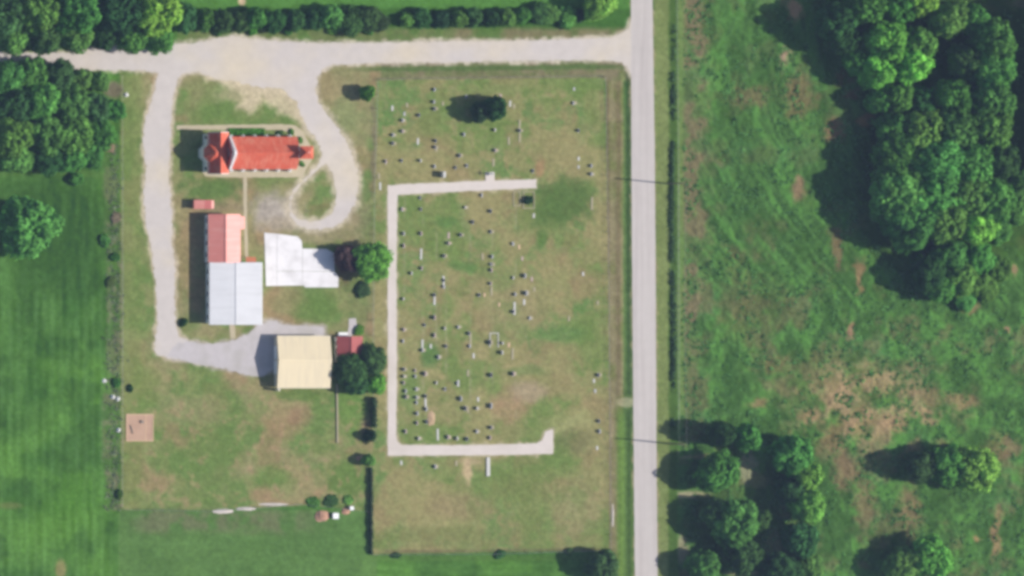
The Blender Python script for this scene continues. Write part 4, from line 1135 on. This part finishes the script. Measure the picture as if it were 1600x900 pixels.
# south-east trees beside the road
for x, y, r_, h, tone, lab in ((1128, 678, 20, 11, 'dark', 'dark western tree of the pair at the north edge of the grove'), (1170, 684, 22, 9, 'mid', 'green eastern tree of the pair at the north edge of the grove'), (1122, 738, 33, 9.5, 'mid', 'green tree north of the pale track entrance in the south-east grove'),
                               (1240, 712, 34, 10, 'mid', 'tree at the north-east corner of the south-east grove'), (1262, 742, 26, 9, 'bright', 'bright crown on the east edge of the grove, northern one'), (1262, 790, 30, 10, 'bright', 'bright crown on the east edge of the grove, southern one'), (1238, 768, 24, 8, 'dark', 'dark crown between the two bright eastern ones'),
                               (1150, 818, 42, 10.5, 'mid', 'largest tree in the middle of the south-east grove'), (1118, 800, 24, 8, 'dark', 'dark tree on the road side of the largest grove tree'), (1188, 812, 18, 7, 'olive', 'olive tree east of the largest grove tree'), (1162, 868, 30, 8, 'dark', 'dark tree right below the largest grove tree'),
                               (1252, 842, 30, 8.5, 'dark', 'dark tree at the lower east side of the grove'), (1100, 884, 28, 7.5, 'mid', 'tree at the bottom edge nearest the road verge'), (1224, 890, 30, 8, 'dark', 'dark tree at the bottom edge below the pale grass patch'), (1270, 885, 22, 4, 'mid', 'low green tree at the bottom edge east of the grove'),
                               (1440, 728, 28, 9, 'dark', 'dark western crown of the three-tree clump in the meadow'), (1482, 726, 34, 10, 'mid', 'middle crown of the three-tree clump in the meadow'), (1526, 732, 38, 11, 'bright', 'brightest, eastern crown of the three-tree clump in the meadow'),
                               (1412, 884, 30, 8, 'mid', 'western tree of the pair at the bottom of the meadow'), (1456, 872, 34, 10, 'bright', 'bright eastern tree of the pair at the bottom of the meadow')):
    tree(x, y, r_ * 1.0, h, tone, lab, group='trees of the south-east meadow')

# the big wood in the north-east
wood([('topmost', [(1306, 34, 26, 14, 'dark'), (1350, 10, 30, 13, 'mid'), (1402, 14, 26, 12, 'mid'), (1436, 4, 22, 11, 'bright'), (1482, 30, 28, 11, 'mid'), (1520, 32, 24, 10, 'mid'), (1556, 66, 32, 15, 'mid')]),
      ('second', [(1318, 62, 22, 11, 'dark'), (1386, 66, 32, 14, 'bright'), (1436, 72, 26, 12, 'mid'), (1372, 110, 28, 11, 'bright'), (1424, 102, 28, 13, 'bright'), (1340, 96, 20, 9, 'mid'), (1548, 108, 34, 14, 'mid'), (1508, 96, 24, 11, 'dark')]),
      ('third', [(1402, 152, 24, 9, 'mid'), (1374, 158, 18, 8, 'mid'), (1440, 160, 22, 9, 'dark'), (1490, 152, 28, 12, 'mid'), (1548, 156, 34, 14, 'mid')]),
      ('fourth', [(1396, 202, 24, 10, 'mid'), (1440, 206, 32, 12, 'mid'), (1494, 204, 34, 13, 'mid'), (1546, 204, 34, 14, 'mid')]),
      ('fifth', [(1408, 252, 38, 13, 'mid'), (1462, 256, 40, 14, 'mid'), (1516, 254, 36, 13, 'mid'), (1562, 250, 28, 12, 'dark'), (1604, 292, 28, 9, 'mid')]),
      ('sixth', [(1404, 302, 42, 14, 'mid'), (1456, 310, 42, 14, 'mid'), (1510, 302, 36, 13, 'mid'), (1550, 312, 34, 13, 'mid'), (1584, 330, 22, 7, 'mid')]),
      ('seventh', [(1424, 350, 38, 13, 'mid'), (1476, 346, 34, 12, 'mid'), (1526, 352, 28, 11, 'bright'), (1560, 360, 20, 6, 'mid')]),
      ('lowest', [(1452, 428, 26, 10, 'dark'), (1484, 398, 26, 9, 'mid'), (1502, 436, 24, 8, 'mid'), (1472, 452, 20, 7, 'mid'), (1530, 404, 24, 6, 'mid'), (1540, 448, 20, 4, 'mid'), (1508, 470, 16, 3.2, 'mid'), (1562, 422, 18, 4, 'mid')])],
     '{tone} tree in the north-east wood, {o} from west in the {row} row', 'trees of the north-east wood')
for i, (x, y, h) in enumerate(((1646, 26, 14), (1648, 82, 15), (1650, 140, 15), (1646, 198, 14), (1652, 246, 13))):
    tree(x, y, 34, h, 'mid', f'tree on the right edge beside the wood, {ORD[i]} from the top', group='trees at the right edge')

# tall grass on the road fence line and weeds of the meadow: nobody could count them
def tuft_field(name, pts, size, height, label, tone, seed, per=7, up=0.6):
    r = np.random.default_rng(seed)
    n = len(pts)
    base = np.repeat(pts, per, 0)
    sz = np.repeat(size, per); ht = np.repeat(height, per)
    off = r.normal(size=(n * per, 2)) * sz[:, None] * 0.55
    p = base.copy(); p[:, :2] += off; p[:, 2] += ht * r.uniform(0.1, 1, n * per)
    m = leaf_mesh(name, p, r.normal(size=(n * per, 3)) + np.array([0, 0, up]), sz * r.uniform(0.35, 0.7, n * per), np.repeat(r.uniform(0.65, 1.35, n), per), r)
    o = bpy.data.objects.new(name, m); COL.objects.link(o); o.color = (*tone, 1)
    tag(o, label, None, None, 'stuff')
    return o


r = np.random.default_rng(77)
def at_ground(xs, ys):
    z = gz[np.clip(((ys + 50) / STEP).round().astype(int), 0, len(gy) - 1), np.clip(((xs + 60) / STEP).round().astype(int), 0, len(gx) - 1)]
    return np.stack([(xs - 800) * S, (450 - ys) * S, z], 1)
ys = r.uniform(-20, 668, 5200); xs = 1051 + r.normal(size=5200) * 1.3 + 1.5 * np.sin(ys / 70)
dens = (0.05 + 0.22 * sstep(100, 180, ys)) * sstep(0.3, 0.5, fbm(ys * 0 + 3.0, ys, 40, 900, 3))
k_ = r.random(5200) < dens
tuft_field('tall_grass', at_ground(xs[k_], ys[k_]), r.uniform(0.25, 0.5, k_.sum()), r.uniform(0.35, 0.9, k_.sum()), 'dark tall grass along the fence line east of the road', (0.085, 0.16, 0.066), 1)
xs, ys = r.uniform(1066, 1640, 11000), r.uniform(-20, 930, 11000)
d_ = fbm(xs, ys, 30, 555)
k_ = (r.random(11000) < sstep(0.36, 0.66, d_) * 0.95) & ~((xs > 1380) & (ys < 420) & (r.random(11000) < 0.7))
tuft_field('meadow_weeds', at_ground(xs[k_], ys[k_]), r.uniform(0.25, 0.65, k_.sum()), r.uniform(0.04, 0.2, k_.sum()), 'low weeds and rank grass over the eastern meadow', (0.10, 0.235, 0.064), 2, up=2.2)
xs, ys = 178 + r.normal(size=900) * 6, r.uniform(225, 800, 900)
xs, ys = xs[:420], ys[:420]
tuft_field('dry_brush', at_ground(xs, ys), r.uniform(0.2, 0.5, 420), r.uniform(0.05, 0.2, 420), 'grey brush in the rough strip outside the west fence', (0.17, 0.22, 0.12), 3, up=2.0)

# ------------------------------------------------------------------ fences
def fence(pts, h, label, spacing=4.0, mat='weathered_wood', wires=3, name='wire_fence'):
    pw = [W(x, y) for x, y in pts]
    root = empty(name, (pw[0].x, pw[0].y, 0), label, 'fence')
    pm = bpy.data.meshes.new('post'); mb = MB(); mb.tube([(0, 0, -0.3), (0, 0, h)], 0.07, 0.06, 6)
    pm.from_pydata(mb.v, [], mb.f); pm.materials.append(MATS[mat])
    tops = []
    for a, b in zip(pw[:-1], pw[1:]):
        L = (b - a).length; n = max(1, int(round(L / spacing)))
        for k in range(n): tops.append(a.lerp(b, k / n))
    tops.append(pw[-1])
    for p in tops:
        o = bpy.data.objects.new('post', pm); COL.objects.link(o); o.parent = root
        o.location = (p.x - root.location.x, p.y - root.location.y, 0); o.rotation_euler = (trng.uniform(-0.03, 0.03), trng.uniform(-0.03, 0.03), trng.uniform(0, 6))
    for k in range(wires):
        z = h * (0.95 - 0.3 * k)
        mb = MB(); mb.tube([(p.x, p.y, z) for p in tops], 0.012, 0.012, 4); mb.build('wire', MATS['galvanised'], root)
    return root


def vine(root, a, b, z0, z1, n, seed, thick=0.35, tone=(0.045, 0.095, 0.035)):
    r = np.random.default_rng(seed)
    A, B = np.array(W(*a)), np.array(W(*b))
    t = r.uniform(0, 1, n)
    p = A + (B - A) * t[:, None]; p[:, 0] += r.normal(size=n) * thick
    top = z1 * (0.75 + 0.35 * np.sin(t * 40 + seed) * r.random(n))
    p[:, 2] = z0 + (top - z0) * r.random(n)
    p -= np.array(root.location)
    m = leaf_mesh('vine', p, r.normal(size=(n, 3)) + np.array([0, 0, 0.5]), r.uniform(0.14, 0.3, n), r.uniform(0.7, 1.3, n), r)
    o = bpy.data.objects.new('vine', m); COL.objects.link(o); o.parent = root; o.color = (*tone, 1)
    return o


fence([(589, 126), (584, 300), (582, 500), (582, 620)], 1.3, 'thin wire fence along the west side of the cemetery')
fv = fence([(584, 621), (583, 690)], 2.2, 'tall fence covered in dark vines west of the cemetery drive', 3.0)
vine(fv, (583, 621), (582, 668), 0.1, 2.3, 1500, 3)
fv = fence([(579, 726), (579, 866)], 1.3, 'vine-covered fence at the south-west side of the cemetery', 4.0)
vine(fv, (579, 730), (579, 866), 0.05, 1.35, 2600, 8, 0.22)
fence([(582, 867), (760, 866), (952, 860)], 1.2, 'wire fence along the south end of the cemetery')
fence([(945, 120), (950, 450), (953, 858)], 1.2, 'wire fence between the cemetery and the paved road')
fence([(592, 124), (760, 121), (942, 119)], 1.2, 'wire fence along the north end of the cemetery')
fence([(190, 118), (190.5, 450), (190, 792)], 1.2, 'wire fence down the west side of the church yard')
fence([(193, 796), (330, 799), (470, 788), (574, 800)], 1.2, 'wire fence along the south side of the church yard')
ed = empty('timber_edging', W(526, 646), 'low pale edging running south from the cream barn', 'edging')
for k in range(5):
    a_, b_ = W(525.2 + k * 0.2, 600 + k * 18.4), W(525.4 + k * 0.2, 618.2 + k * 18.4)
    mb = MB(); mb.box(a_.x, a_.x + 0.42, b_.y, a_.y, -0.05, 0.3 + 0.01 * (k % 2)); mb.build('board', MATS['grave_kerb'], ed)
fence([(1056, -20), (1059, 300), (1060, 660)], 1.2, 'wire fence in the tall grass east of the paved road')

# ------------------------------------------------------------------ power poles
def pole(px, py, label):
    b = W(px, py); H_ = 11.5
    root = empty('utility_pole', (b.x, b.y, 0), label, 'utility pole', 'power poles east of the road')
    mb = MB(); mb.tube([(b.x, b.y, -0.5), (b.x, b.y, H_)], 0.22, 0.15, 8); mb.build('shaft', MATS['pole_wood'], root)
    mb = MB(); mb.box(b.x - 1.3, b.x + 1.3, b.y - 0.21, b.y - 0.153, H_ - 0.75, H_ - 0.6); mb.build('crossarm', MATS['pole_wood'], root)
    for d in (-1.1, 0.45, 1.1):
        mb = MB(); mb.tube([(b.x + d, b.y - 0.18, H_ - 0.6), (b.x + d, b.y - 0.18, H_ - 0.4)], 0.06, 0.04, 6); mb.build('insulator', MATS['galvanised'], root)
    return Vector((b.x, b.y - 0.18, H_ - 0.4))


p1 = pole(1043, 287, 'wooden power pole beside the road opposite the cemetery path')
p2 = pole(1044, 693, 'wooden power pole at the north edge of the south-east grove')
for d, lab in ((-1.1, 'power line strung between the two road poles, nearest the road'), (1.1, 'power line strung between the two road poles, farther from the road')):
    pts = []
    for k in range(13):
        t = k / 12; p = p1.lerp(p2, t); pts.append((p.x + d, p.y, p.z - 1.1 * 4 * t * (1 - t)))
    mb = MB(); mb.tube(pts, 0.014, 0.014, 4); mb.thing('power_line', MATS['galvanised'], (pts[0][0], pts[0][1], pts[0][2]), lab, 'power line')

# ------------------------------------------------------------------ graves
def tablet_mesh(w, t, h, top):
    """Upright headstone, thin along x, with a shaped top."""
    mb = MB(); n = 9
    if top == 'round': prof = [(-w / 2, 0.16), (w / 2, 0.16)] + [(w / 2 * math.cos(math.pi * k / (n - 1)), h - w / 2 * 0.6 + w / 2 * 0.6 * math.sin(math.pi * k / (n - 1))) for k in range(n)]
    elif top == 'peak': prof = [(-w / 2, 0.16), (w / 2, 0.16), (w / 2, h * 0.86), (0, h), (-w / 2, h * 0.86)]
    elif top == 'cross': prof = [(-0.1, 0.16), (0.1, 0.16), (0.1, h * 0.58), (w / 2, h * 0.58), (w / 2, h * 0.74), (0.1, h * 0.74), (0.1, h), (-0.1, h), (-0.1, h * 0.74), (-w / 2, h * 0.74), (-w / 2, h * 0.58), (-0.1, h * 0.58)]
    else: prof = [(-w / 2, 0.16), (w / 2, 0.16), (w / 2, h - 0.06), (w / 2 - 0.06, h), (-w / 2 + 0.06, h), (-w / 2, h - 0.06)]
    k = len(prof)
    mb.add([(-t / 2, a, z) for a, z in prof] + [(t / 2, a, z) for a, z in prof], [tuple(range(k)), tuple(range(2 * k - 1, k - 1, -1))] + [(i, (i + 1) % k, k + (i + 1) % k, k + i) for i in range(k)])
    return mb


GRAVE_MESH = {}
def grave_mesh(w, t, h, top, mat):
    key = (w, t, h, top, mat)
    if key not in GRAVE_MESH:
        mb = tablet_mesh(w, t, h, top); m = bpy.data.meshes.new('tablet'); m.from_pydata(mb.v, [], mb.f); m.materials.append(MATS[mat]); fix_normals(m)
        bb = MB(); bb.box(-t / 2 - 0.13, t / 2 + 0.13, -w / 2 - 0.13, w / 2 + 0.13, -0.08, 0.16); m2 = bpy.data.meshes.new('base'); m2.from_pydata(bb.v, [], bb.f); m2.materials.append(MATS['grey_granite'] if mat != 'white_marble' else MATS['grave_kerb']); fix_normals(m2)
        GRAVE_MESH[key] = (m, m2)
    return GRAVE_MESH[key]


def ledger_mesh(L, w, mat):
    key = ('ledger', L, w, mat)
    if key not in GRAVE_MESH:
        mb = MB(); mb.box(-L / 2, L / 2, -w / 2, w / 2, -0.06, 0.1); m = bpy.data.meshes.new('ledger'); m.from_pydata(mb.v, [], mb.f); m.materials.append(MATS[mat]); fix_normals(m)
        GRAVE_MESH[key] = m
    return GRAVE_MESH[key]


# (x, y, size): stones that show as a dark shadow with the stone on its east side
DARK = [(675, 140, 1), (674, 159, 1), (675, 170, 1), (651, 180, 1), (625, 188, 1), (625, 205, 1), (610, 211, 1), (610, 224, 1), (677, 220, 1), (721, 210, 1), (769, 203, 1), (725, 151, 1), (808, 204, 1), (892, 161, .8), (900, 204, 1), (599, 252, 1), (624, 251, .8), (653, 251, 1), (675, 260, 1), (676, 230, 1), (714, 243, 1.1), (726, 259, 1),
        (708, 262, .8), (687, 273, 2), (770, 235, 1), (625, 327, 1), (653, 309, .8), (654, 327, .8), (749, 305, .9), (763, 330, 1.1), (735, 347, 1.1), (723, 324, .8), (829, 267, .9), (920, 259, 1), (920, 272, 1), (627, 365, 1), (627, 384, 1.1), (654, 365, 1.1), (655, 419, 1.1), (639, 427, 1.1), (690, 400, 1), (697, 380, 1), (716, 367, 1), (690, 438, .9), (690, 448, 1), (675, 461, 1), (626, 467, 1),
        (763, 362, .9), (765, 401, 1), (764, 413, 1), (764, 422, 1.1), (763, 443, 1), (745, 461, 1), (798, 381, 1), (816, 431, 1.3), (798, 434, .9), (801, 460, 1), (818, 458, 1.4), (675, 496, 1.3), (627, 515, 1), (691, 513, 1), (675, 524, 1.2), (729, 521, 1.1), (730, 541, .9), (656, 547, 1.1), (693, 541, 1), (681, 558, 1.2), (761, 535, 1.5), (781, 536, 1), (780, 551, 1.3), (798, 487, 1.1),
        (627, 577, 1), (645, 579, .8), (660, 584, 1.4), (763, 586, 1.3), (798, 584, 1.3), (627, 588, 1), (627, 598, 1), (630, 611, 1.1), (630, 620, 1.2), (645, 588, .9), (647, 608, 1), (647, 621, 1), (647, 629, .9), (661, 619, 1.1), (662, 639, 1.2), (648, 646, 1.1), (663, 659, 1.1), (648, 661, 1), (630, 674, 1.1), (650, 685, 1.1), (678, 598, .9), (692, 608, 1), (711, 599, .9), (716, 623, 1.5), (723, 638, 1.3),
        (741, 638, 1.1), (763, 634, 1.7), (763, 668, 1.1), (762, 684, 1.1), (741, 674, 1), (696, 683, 1.2), (710, 685, 1.2), (726, 686, 1.2), (931, 586, 1.1), (932, 658, 1), (933, 674, 1.1), (676, 729, 1.2), (824, 497, .8), (626, 533, .9), (712, 511, .8), (660, 508, .8)]
# (x, y, length, tone): pale ledgers, kerbs and low stones
PALE = [(613, 169, 8, 'white_marble'), (636, 164, 7, 'grave_kerb'), (692, 162, 6, 'grave_kerb'), (632, 178, 6, 'grey_granite'), (653, 221, 10, 'white_marble'), (782, 150, 6, 'pink_granite'), (797, 162, 9, 'white_marble'), (803, 166, 7, 'grave_kerb'), (795, 220, 12, 'grave_kerb'), (812, 194, 14, 'grave_kerb'), (812, 215, 14, 'grave_kerb'), (603, 254, 7, 'grave_kerb'), (592, 275, 9, 'grave_kerb'), (594, 291, 12, 'white_marble'),
        (682, 233, 8, 'grave_kerb'), (771, 254, 12, 'grave_kerb'), (904, 248, 6, 'white_marble'), (897, 139, 5, 'grey_granite'), (834, 337, 7, 'white_marble'), (658, 397, 17, 'white_marble'), (701, 368, 10, 'pink_granite'), (679, 468, 17, 'white_marble'), (693, 438, 14, 'white_marble'), (754, 401, 10, 'grave_kerb'), (757, 461, 6, 'pale_timber'), (811, 386, 7, 'pale_timber'), (816, 404, 6, 'pink_granite'), (819, 472, 9, 'white_marble'),
        (911, 428, 6, 'white_marble'), (831, 436, 7, 'pink_granite'), (835, 452, 7, 'grave_kerb'), (660, 537, 13, 'white_marble'), (673, 541, 7, 'white_marble'), (740, 556, 8, 'white_marble'), (795, 539, 7, 'pale_timber'), (801, 553, 18, 'grave_kerb'), (804, 482, 20, 'white_marble'), (780, 476, 6, 'pale_timber'), (731, 583, 10, 'grave_kerb'), (665, 631, 16, 'white_marble'), (747, 624, 7, 'white_marble'), (684, 679, 18, 'white_marble'),
        (731, 641, 8, 'grave_kerb'), (928, 595, 6, 'white_marble'), (933, 700, 6, 'white_marble'), (930, 611, 6, 'grey_granite'), (934, 473, 6, 'grave_kerb'), (889, 498, 8, 'grave_kerb'), (627, 723, 7, 'white_marble'), (713, 724, 8, 'grave_kerb'), (925, 318, 20, 'grave_kerb'), (716, 599, 10, 'white_marble'), (735, 530, 22, 'grave_kerb'), (768, 455, 14, 'grave_kerb'), (904, 261, 5, 'grey_granite')]
grng = random.Random(4)


def colname(x):
    for lo, hi, nm in ((0, 615, 'westernmost row'), (615, 637, 'row beside the west drive'), (637, 652, 'second row from the west drive'), (652, 668, 'third row from the west drive'), (668, 686, 'fourth row from the west drive'), (686, 704, 'fifth row from the west drive'), (704, 720, 'sixth row from the west drive'), (720, 742, 'seventh row from the west drive'), (742, 775, 'middle row'),
                       (775, 805, 'first row past the middle'), (805, 845, 'second row past the middle'), (845, 1000, 'row along the east fence')):
        if lo <= x < hi: return nm


def section(y): return 'northern plot' if y < 290 else ('main plot' if y < 700 else 'southern plot')


items = [(x, y, 'd', s_) for x, y, s_ in DARK] + [(x, y, 'p', (l, t)) for x, y, l, t in PALE]
cnt = {}
for x, y, k, s_ in sorted(items, key=lambda i: i[1]):
    key = (section(y), colname(x), k)
    cnt.setdefault(key, []).append((x, y, s_))
for (sec, row, k), lst in cnt.items():
    for i, (x, y, s_) in enumerate(lst):
        nth = ORD[i] + ' from north'
        if k == 'd':
            mat = grng.choice(['grey_granite', 'grey_granite', 'dark_granite', 'dark_granite', 'pink_granite', 'white_marble'])
            w = round(0.85 * s_, 1) if s_ < 1.9 else 1.7
            h = 0.65 if s_ < 1 else (0.85 if s_ < 1.25 else (1.1 if s_ < 1.9 else 2.0))
            top = grng.choice(['round', 'flat', 'flat', 'peak', 'cross' if s_ <= 1 else 'flat'])
            tm, bm_ = grave_mesh(w, 0.3 if s_ < 1.9 else 0.7, h, top, 'white_marble' if s_ > 1.9 else mat)
            tone = {'grey_granite': 'grey', 'dark_granite': 'dark', 'pink_granite': 'pinkish', 'white_marble': 'pale'}[mat]
            p = W(x + 3.5, y)
            z = ground_z(x + 3.5, y)
            lab = f'{"wide " if s_ >= 1.3 else ""}upright headstone, {sec}, {row}, {nth}' if s_ < 1.9 else 'largest white monument, just above the northern bend of the drive'
            root = empty('headstone', (p.x, p.y, z), lab, 'headstone', 'upright headstones')
            for nm, mm in (('tablet', tm), ('base', bm_)):
                o = bpy.data.objects.new(nm, mm); COL.objects.link(o); o.parent = root
            root.rotation_euler = (grng.uniform(-0.03, 0.03), grng.uniform(-0.04, 0.04), grng.uniform(-0.06, 0.06))
            if grng.random() < 0.4:
                lm = ledger_mesh(0.7, max(0.8, w), 'grave_kerb'); o = bpy.data.objects.new('foot_slab', lm); COL.objects.link(o); o.parent = root; o.location = (0.15 + 0.13 + 0.36 + (0.25 if s_ > 1.9 else 0), 0, 0)
        else:
            L_, t_ = s_
            p = W(x, y)
            m = ledger_mesh(0.5, round(L_ * S, 2), t_)
            o = bpy.data.objects.new('grave_slab', m); COL.objects.link(o)
            o.location = (p.x, p.y, ground_z(x, y)); o.rotation_euler = (0, 0, grng.uniform(-0.04, 0.04))
            tag(o, f'low pale grave slab, {sec}, {row}, {nth}', 'grave slab', 'low grave slabs')


def kerb_plot(x0, x1, y0, y1, label, mat='grave_kerb', open_s=False):
    a, b, c, d = gx_(x0), gx_(x1), gy_(y1), gy_(y0)
    root = empty('grave_plot', ((a + b) / 2, (c + d) / 2, 0), label, 'grave plot')
    segs = [(a, b, d - 0.22, d), (a, a + 0.22, c, d - 0.222), (b - 0.22, b, c, d - 0.222)]
    if not open_s: segs.append((a + 0.222, b - 0.222, c, c + 0.22))
    for sg in segs:
        mb = MB(); mb.box(*sg, -0.08, 0.13); mb.build('kerb', MATS[mat], root)


kerb_plot(765, 779, 520, 543, 'white kerbed grave plot open to the south in the middle row', 'white_marble', True)
kerb_plot(802, 813, 299, 322, 'western kerbed grave plot at the north-east end of the main plot')
kerb_plot(817, 835, 299, 326, 'eastern kerbed grave plot around the round shrub')
# raised pad with a tall cross above the drive
mp = empty('memorial_cross', W(765, 274), 'white cross on a square pale pad joined to the northern arm of the drive', 'monument')
mb = MB(); mb.box(gx_(758.5), gx_(772.5), gy_(283), gy_(269), -0.05, 0.14); mb.build('pad', MATS['path_concrete'], mp)
mb = MB(); mb.box(gx_(763), gx_(768), gy_(274), gy_(269.6), 0.142, 0.7); mb.build('pedestal', MATS['white_marble'], mp)
c_ = W(765.5, 271.8)
mb = MB(); mb.box(c_.x - 0.11, c_.x + 0.11, c_.y - 0.11, c_.y + 0.11, 0.702, 2.9); mb.box(c_.x - 0.1, c_.x + 0.1, c_.y - 0.65, c_.y - 0.112, 2.15, 2.36); mb.box(c_.x - 0.1, c_.x + 0.1, c_.y + 0.112, c_.y + 0.65, 2.15, 2.36); mb.build('cross', MATS['white_marble'], mp)
mb = MB(); mb.box(gx_(760), gx_(765.2), gy_(744), gy_(714.5), -0.06, 0.28); mb.thing('long_tomb', MATS['white_marble'], W(762.5, 729), 'long narrow white tomb slab just south of the drive', 'tomb')
def mound(name, px, py, rx, ry, h, mat, label, cat, seed, group=None):
    r = random.Random(seed); vs, fs = [], []; n, rings = 16, 5
    b = W(px, py)
    for i in range(rings + 1):
        t = i / rings
        for k in range(n):
            a = 2 * math.pi * k / n; q = (1 - t) * (1 + r.uniform(-0.16, 0.16))
            vs.append((b.x + rx * S * q * math.cos(a), b.y + ry * S * q * math.sin(a), -0.05 + h * math.sin(t * math.pi / 2) * (1 + r.uniform(-0.1, 0.1) * (t > 0))))
    for i in range(rings):
        for k in range(n): fs.append((i * n + k, i * n + (k + 1) % n, (i + 1) * n + (k + 1) % n, (i + 1) * n + k))
    fs.append(tuple(rings * n + k for k in range(n))); fs.append(tuple(range(n - 1, -1, -1)))
    mb = MB(); mb.add(vs, fs)
    return mb.thing(name, MATS[mat], b, label, cat, group)
mound('fresh_grave', 674, 654, 7, 13, 0.3, 'bare_earth', 'fresh tan grave mound of bare earth in the south-west of the main plot', 'grave mound', 1)

# ------------------------------------------------------------------ odds and ends
def boulder(px, py, r_, h, mat, label, seed, name='boulder', group=None):
    return mound(name, px, py, r_, r_ * 0.9, h, mat, label, 'boulder', seed, group)
boulder(176, 620, 4, 0.8, 'white_rubble', 'white boulder outside the west fence, western of the pair', 3)
boulder(184, 623, 4, 0.7, 'white_rubble', 'white boulder outside the west fence, eastern of the pair', 4)
boulder(185, 672, 4, 0.6, 'white_rubble', 'grey-white boulder outside the fence beside the clay pad', 5)
boulder(163, 595, 4, 0.4, 'white_rubble', 'low grey stone at the edge of the hay field', 6)
mound('rubble_heap', 503, 806, 12, 10, 0.9, 'rubble', 'reddish rubble heap outside the south fence', 'rubble', 7)
for px, py, w, lab in ((523, 806, 9, 'larger white storage bin beside the reddish rubble heap'), (548, 794, 6, 'smaller white storage bin east of the larger one')):
    b_ = W(px, py); ww = w * S
    root = empty('storage_bin', (b_.x, b_.y, 0), lab, 'storage bin')
    mb = MB(); mb.box(b_.x - ww / 2 + 0.06, b_.x + ww / 2 - 0.06, b_.y - ww / 2 + 0.06, b_.y + ww / 2 - 0.06, -0.05, 0.95); mb.build('body', MATS['white_rubble'], root)
    mb = MB(); mb.box(b_.x - ww / 2, b_.x + ww / 2, b_.y - ww / 2, b_.y + ww / 2, 0.952, 1.05); mb.build('lid', MATS['white_paint'], root)
mound('gravel_heap', 540, 799, 8, 6, 0.5, 'rubble', 'small brown heap between the two white bins', 'heap', 8)
for i, (x, y, rx, ry) in enumerate(((349, 799, 18, 4), (385, 795, 18, 3), (428, 788, 26, 2.4))):
    mound('gravel_heap', x, y, rx, ry, 0.35, 'path_concrete', f'long pale gravel heap outside the south fence, {ORD[i]} from the west', 'heap', 20 + i, 'gravel heaps outside the south fence')
mound('gravel_heap', 957.5, 806, 1.8, 22, 0.2, 'path_concrete', 'thin pale gravel bank along the cemetery east fence', 'heap', 30)
f_ = MB(); b_ = W(207, 672)
f_.tube([(b_.x - 0.6, b_.y + 1.4, 0.22), (b_.x + 0.1, b_.y - 1.0, 0.24)], 0.14, 0.12, 7); f_.thing('timber_log', MATS['weathered_wood'], (b_.x, b_.y, 0.1), 'dark log lying on the tan clay pad', 'log')
f_ = MB(); b_ = W(222, 659); f_.box(b_.x - 0.3, b_.x + 0.3, b_.y - 0.35, b_.y + 0.35, 0.085, 0.45); f_.box(b_.x - 0.36, b_.x + 0.36, b_.y - 0.41, b_.y + 0.41, 0.452, 0.52); f_.thing('wooden_crate', MATS['weathered_wood'], (b_.x, b_.y, 0.09), 'small grey crate on the tan clay pad', 'crate')
boulder(560, 716, 4, 0.5, 'rubble', 'brown stone west of the small round fence-line tree', 41)
boulder(564, 715, 4, 0.5, 'bare_earth', 'pale stone next to the brown one on the fence line', 42)
boulder(197, 148, 4, 0.6, 'white_rubble', 'white stone at the edge of the north-west wood by the drive', 43)
for obj in list(COL.objects):
    if obj.type == 'MESH' and obj.parent and not obj.data.name.startswith('ground'):
        obj.matrix_parent_inverse = Matrix.Identity(4)

# ------------------------------------------------------------------ the air between the aircraft and the ground
hz = bpy.data.meshes.new('haze')
mb = MB(); mb.box(-2200, 2200, -2200, 2200, -2.5, CAM_H + 20)
hz.from_pydata(mb.v, [], mb.f); fix_normals(hz)
hm = bpy.data.materials.new('thin_haze'); hm.use_nodes = True
for n in list(hm.node_tree.nodes):
    if n.type != 'OUTPUT_MATERIAL': hm.node_tree.nodes.remove(n)
pv = hm.node_tree.nodes.new('ShaderNodeVolumePrincipled')
pv.inputs['Color'].default_value = (0.48, 0.63, 1.0, 1)
pv.inputs['Density'].default_value = 2.5e-5
hm.node_tree.links.new(pv.outputs[0], hm.node_tree.nodes['Material Output'].inputs['Volume'])
hz.materials.append(hm)
ho_ = bpy.data.objects.new('haze', hz); COL.objects.link(ho_)
tag(ho_, 'thin bluish summer haze over the whole place', None, None, 'stuff')
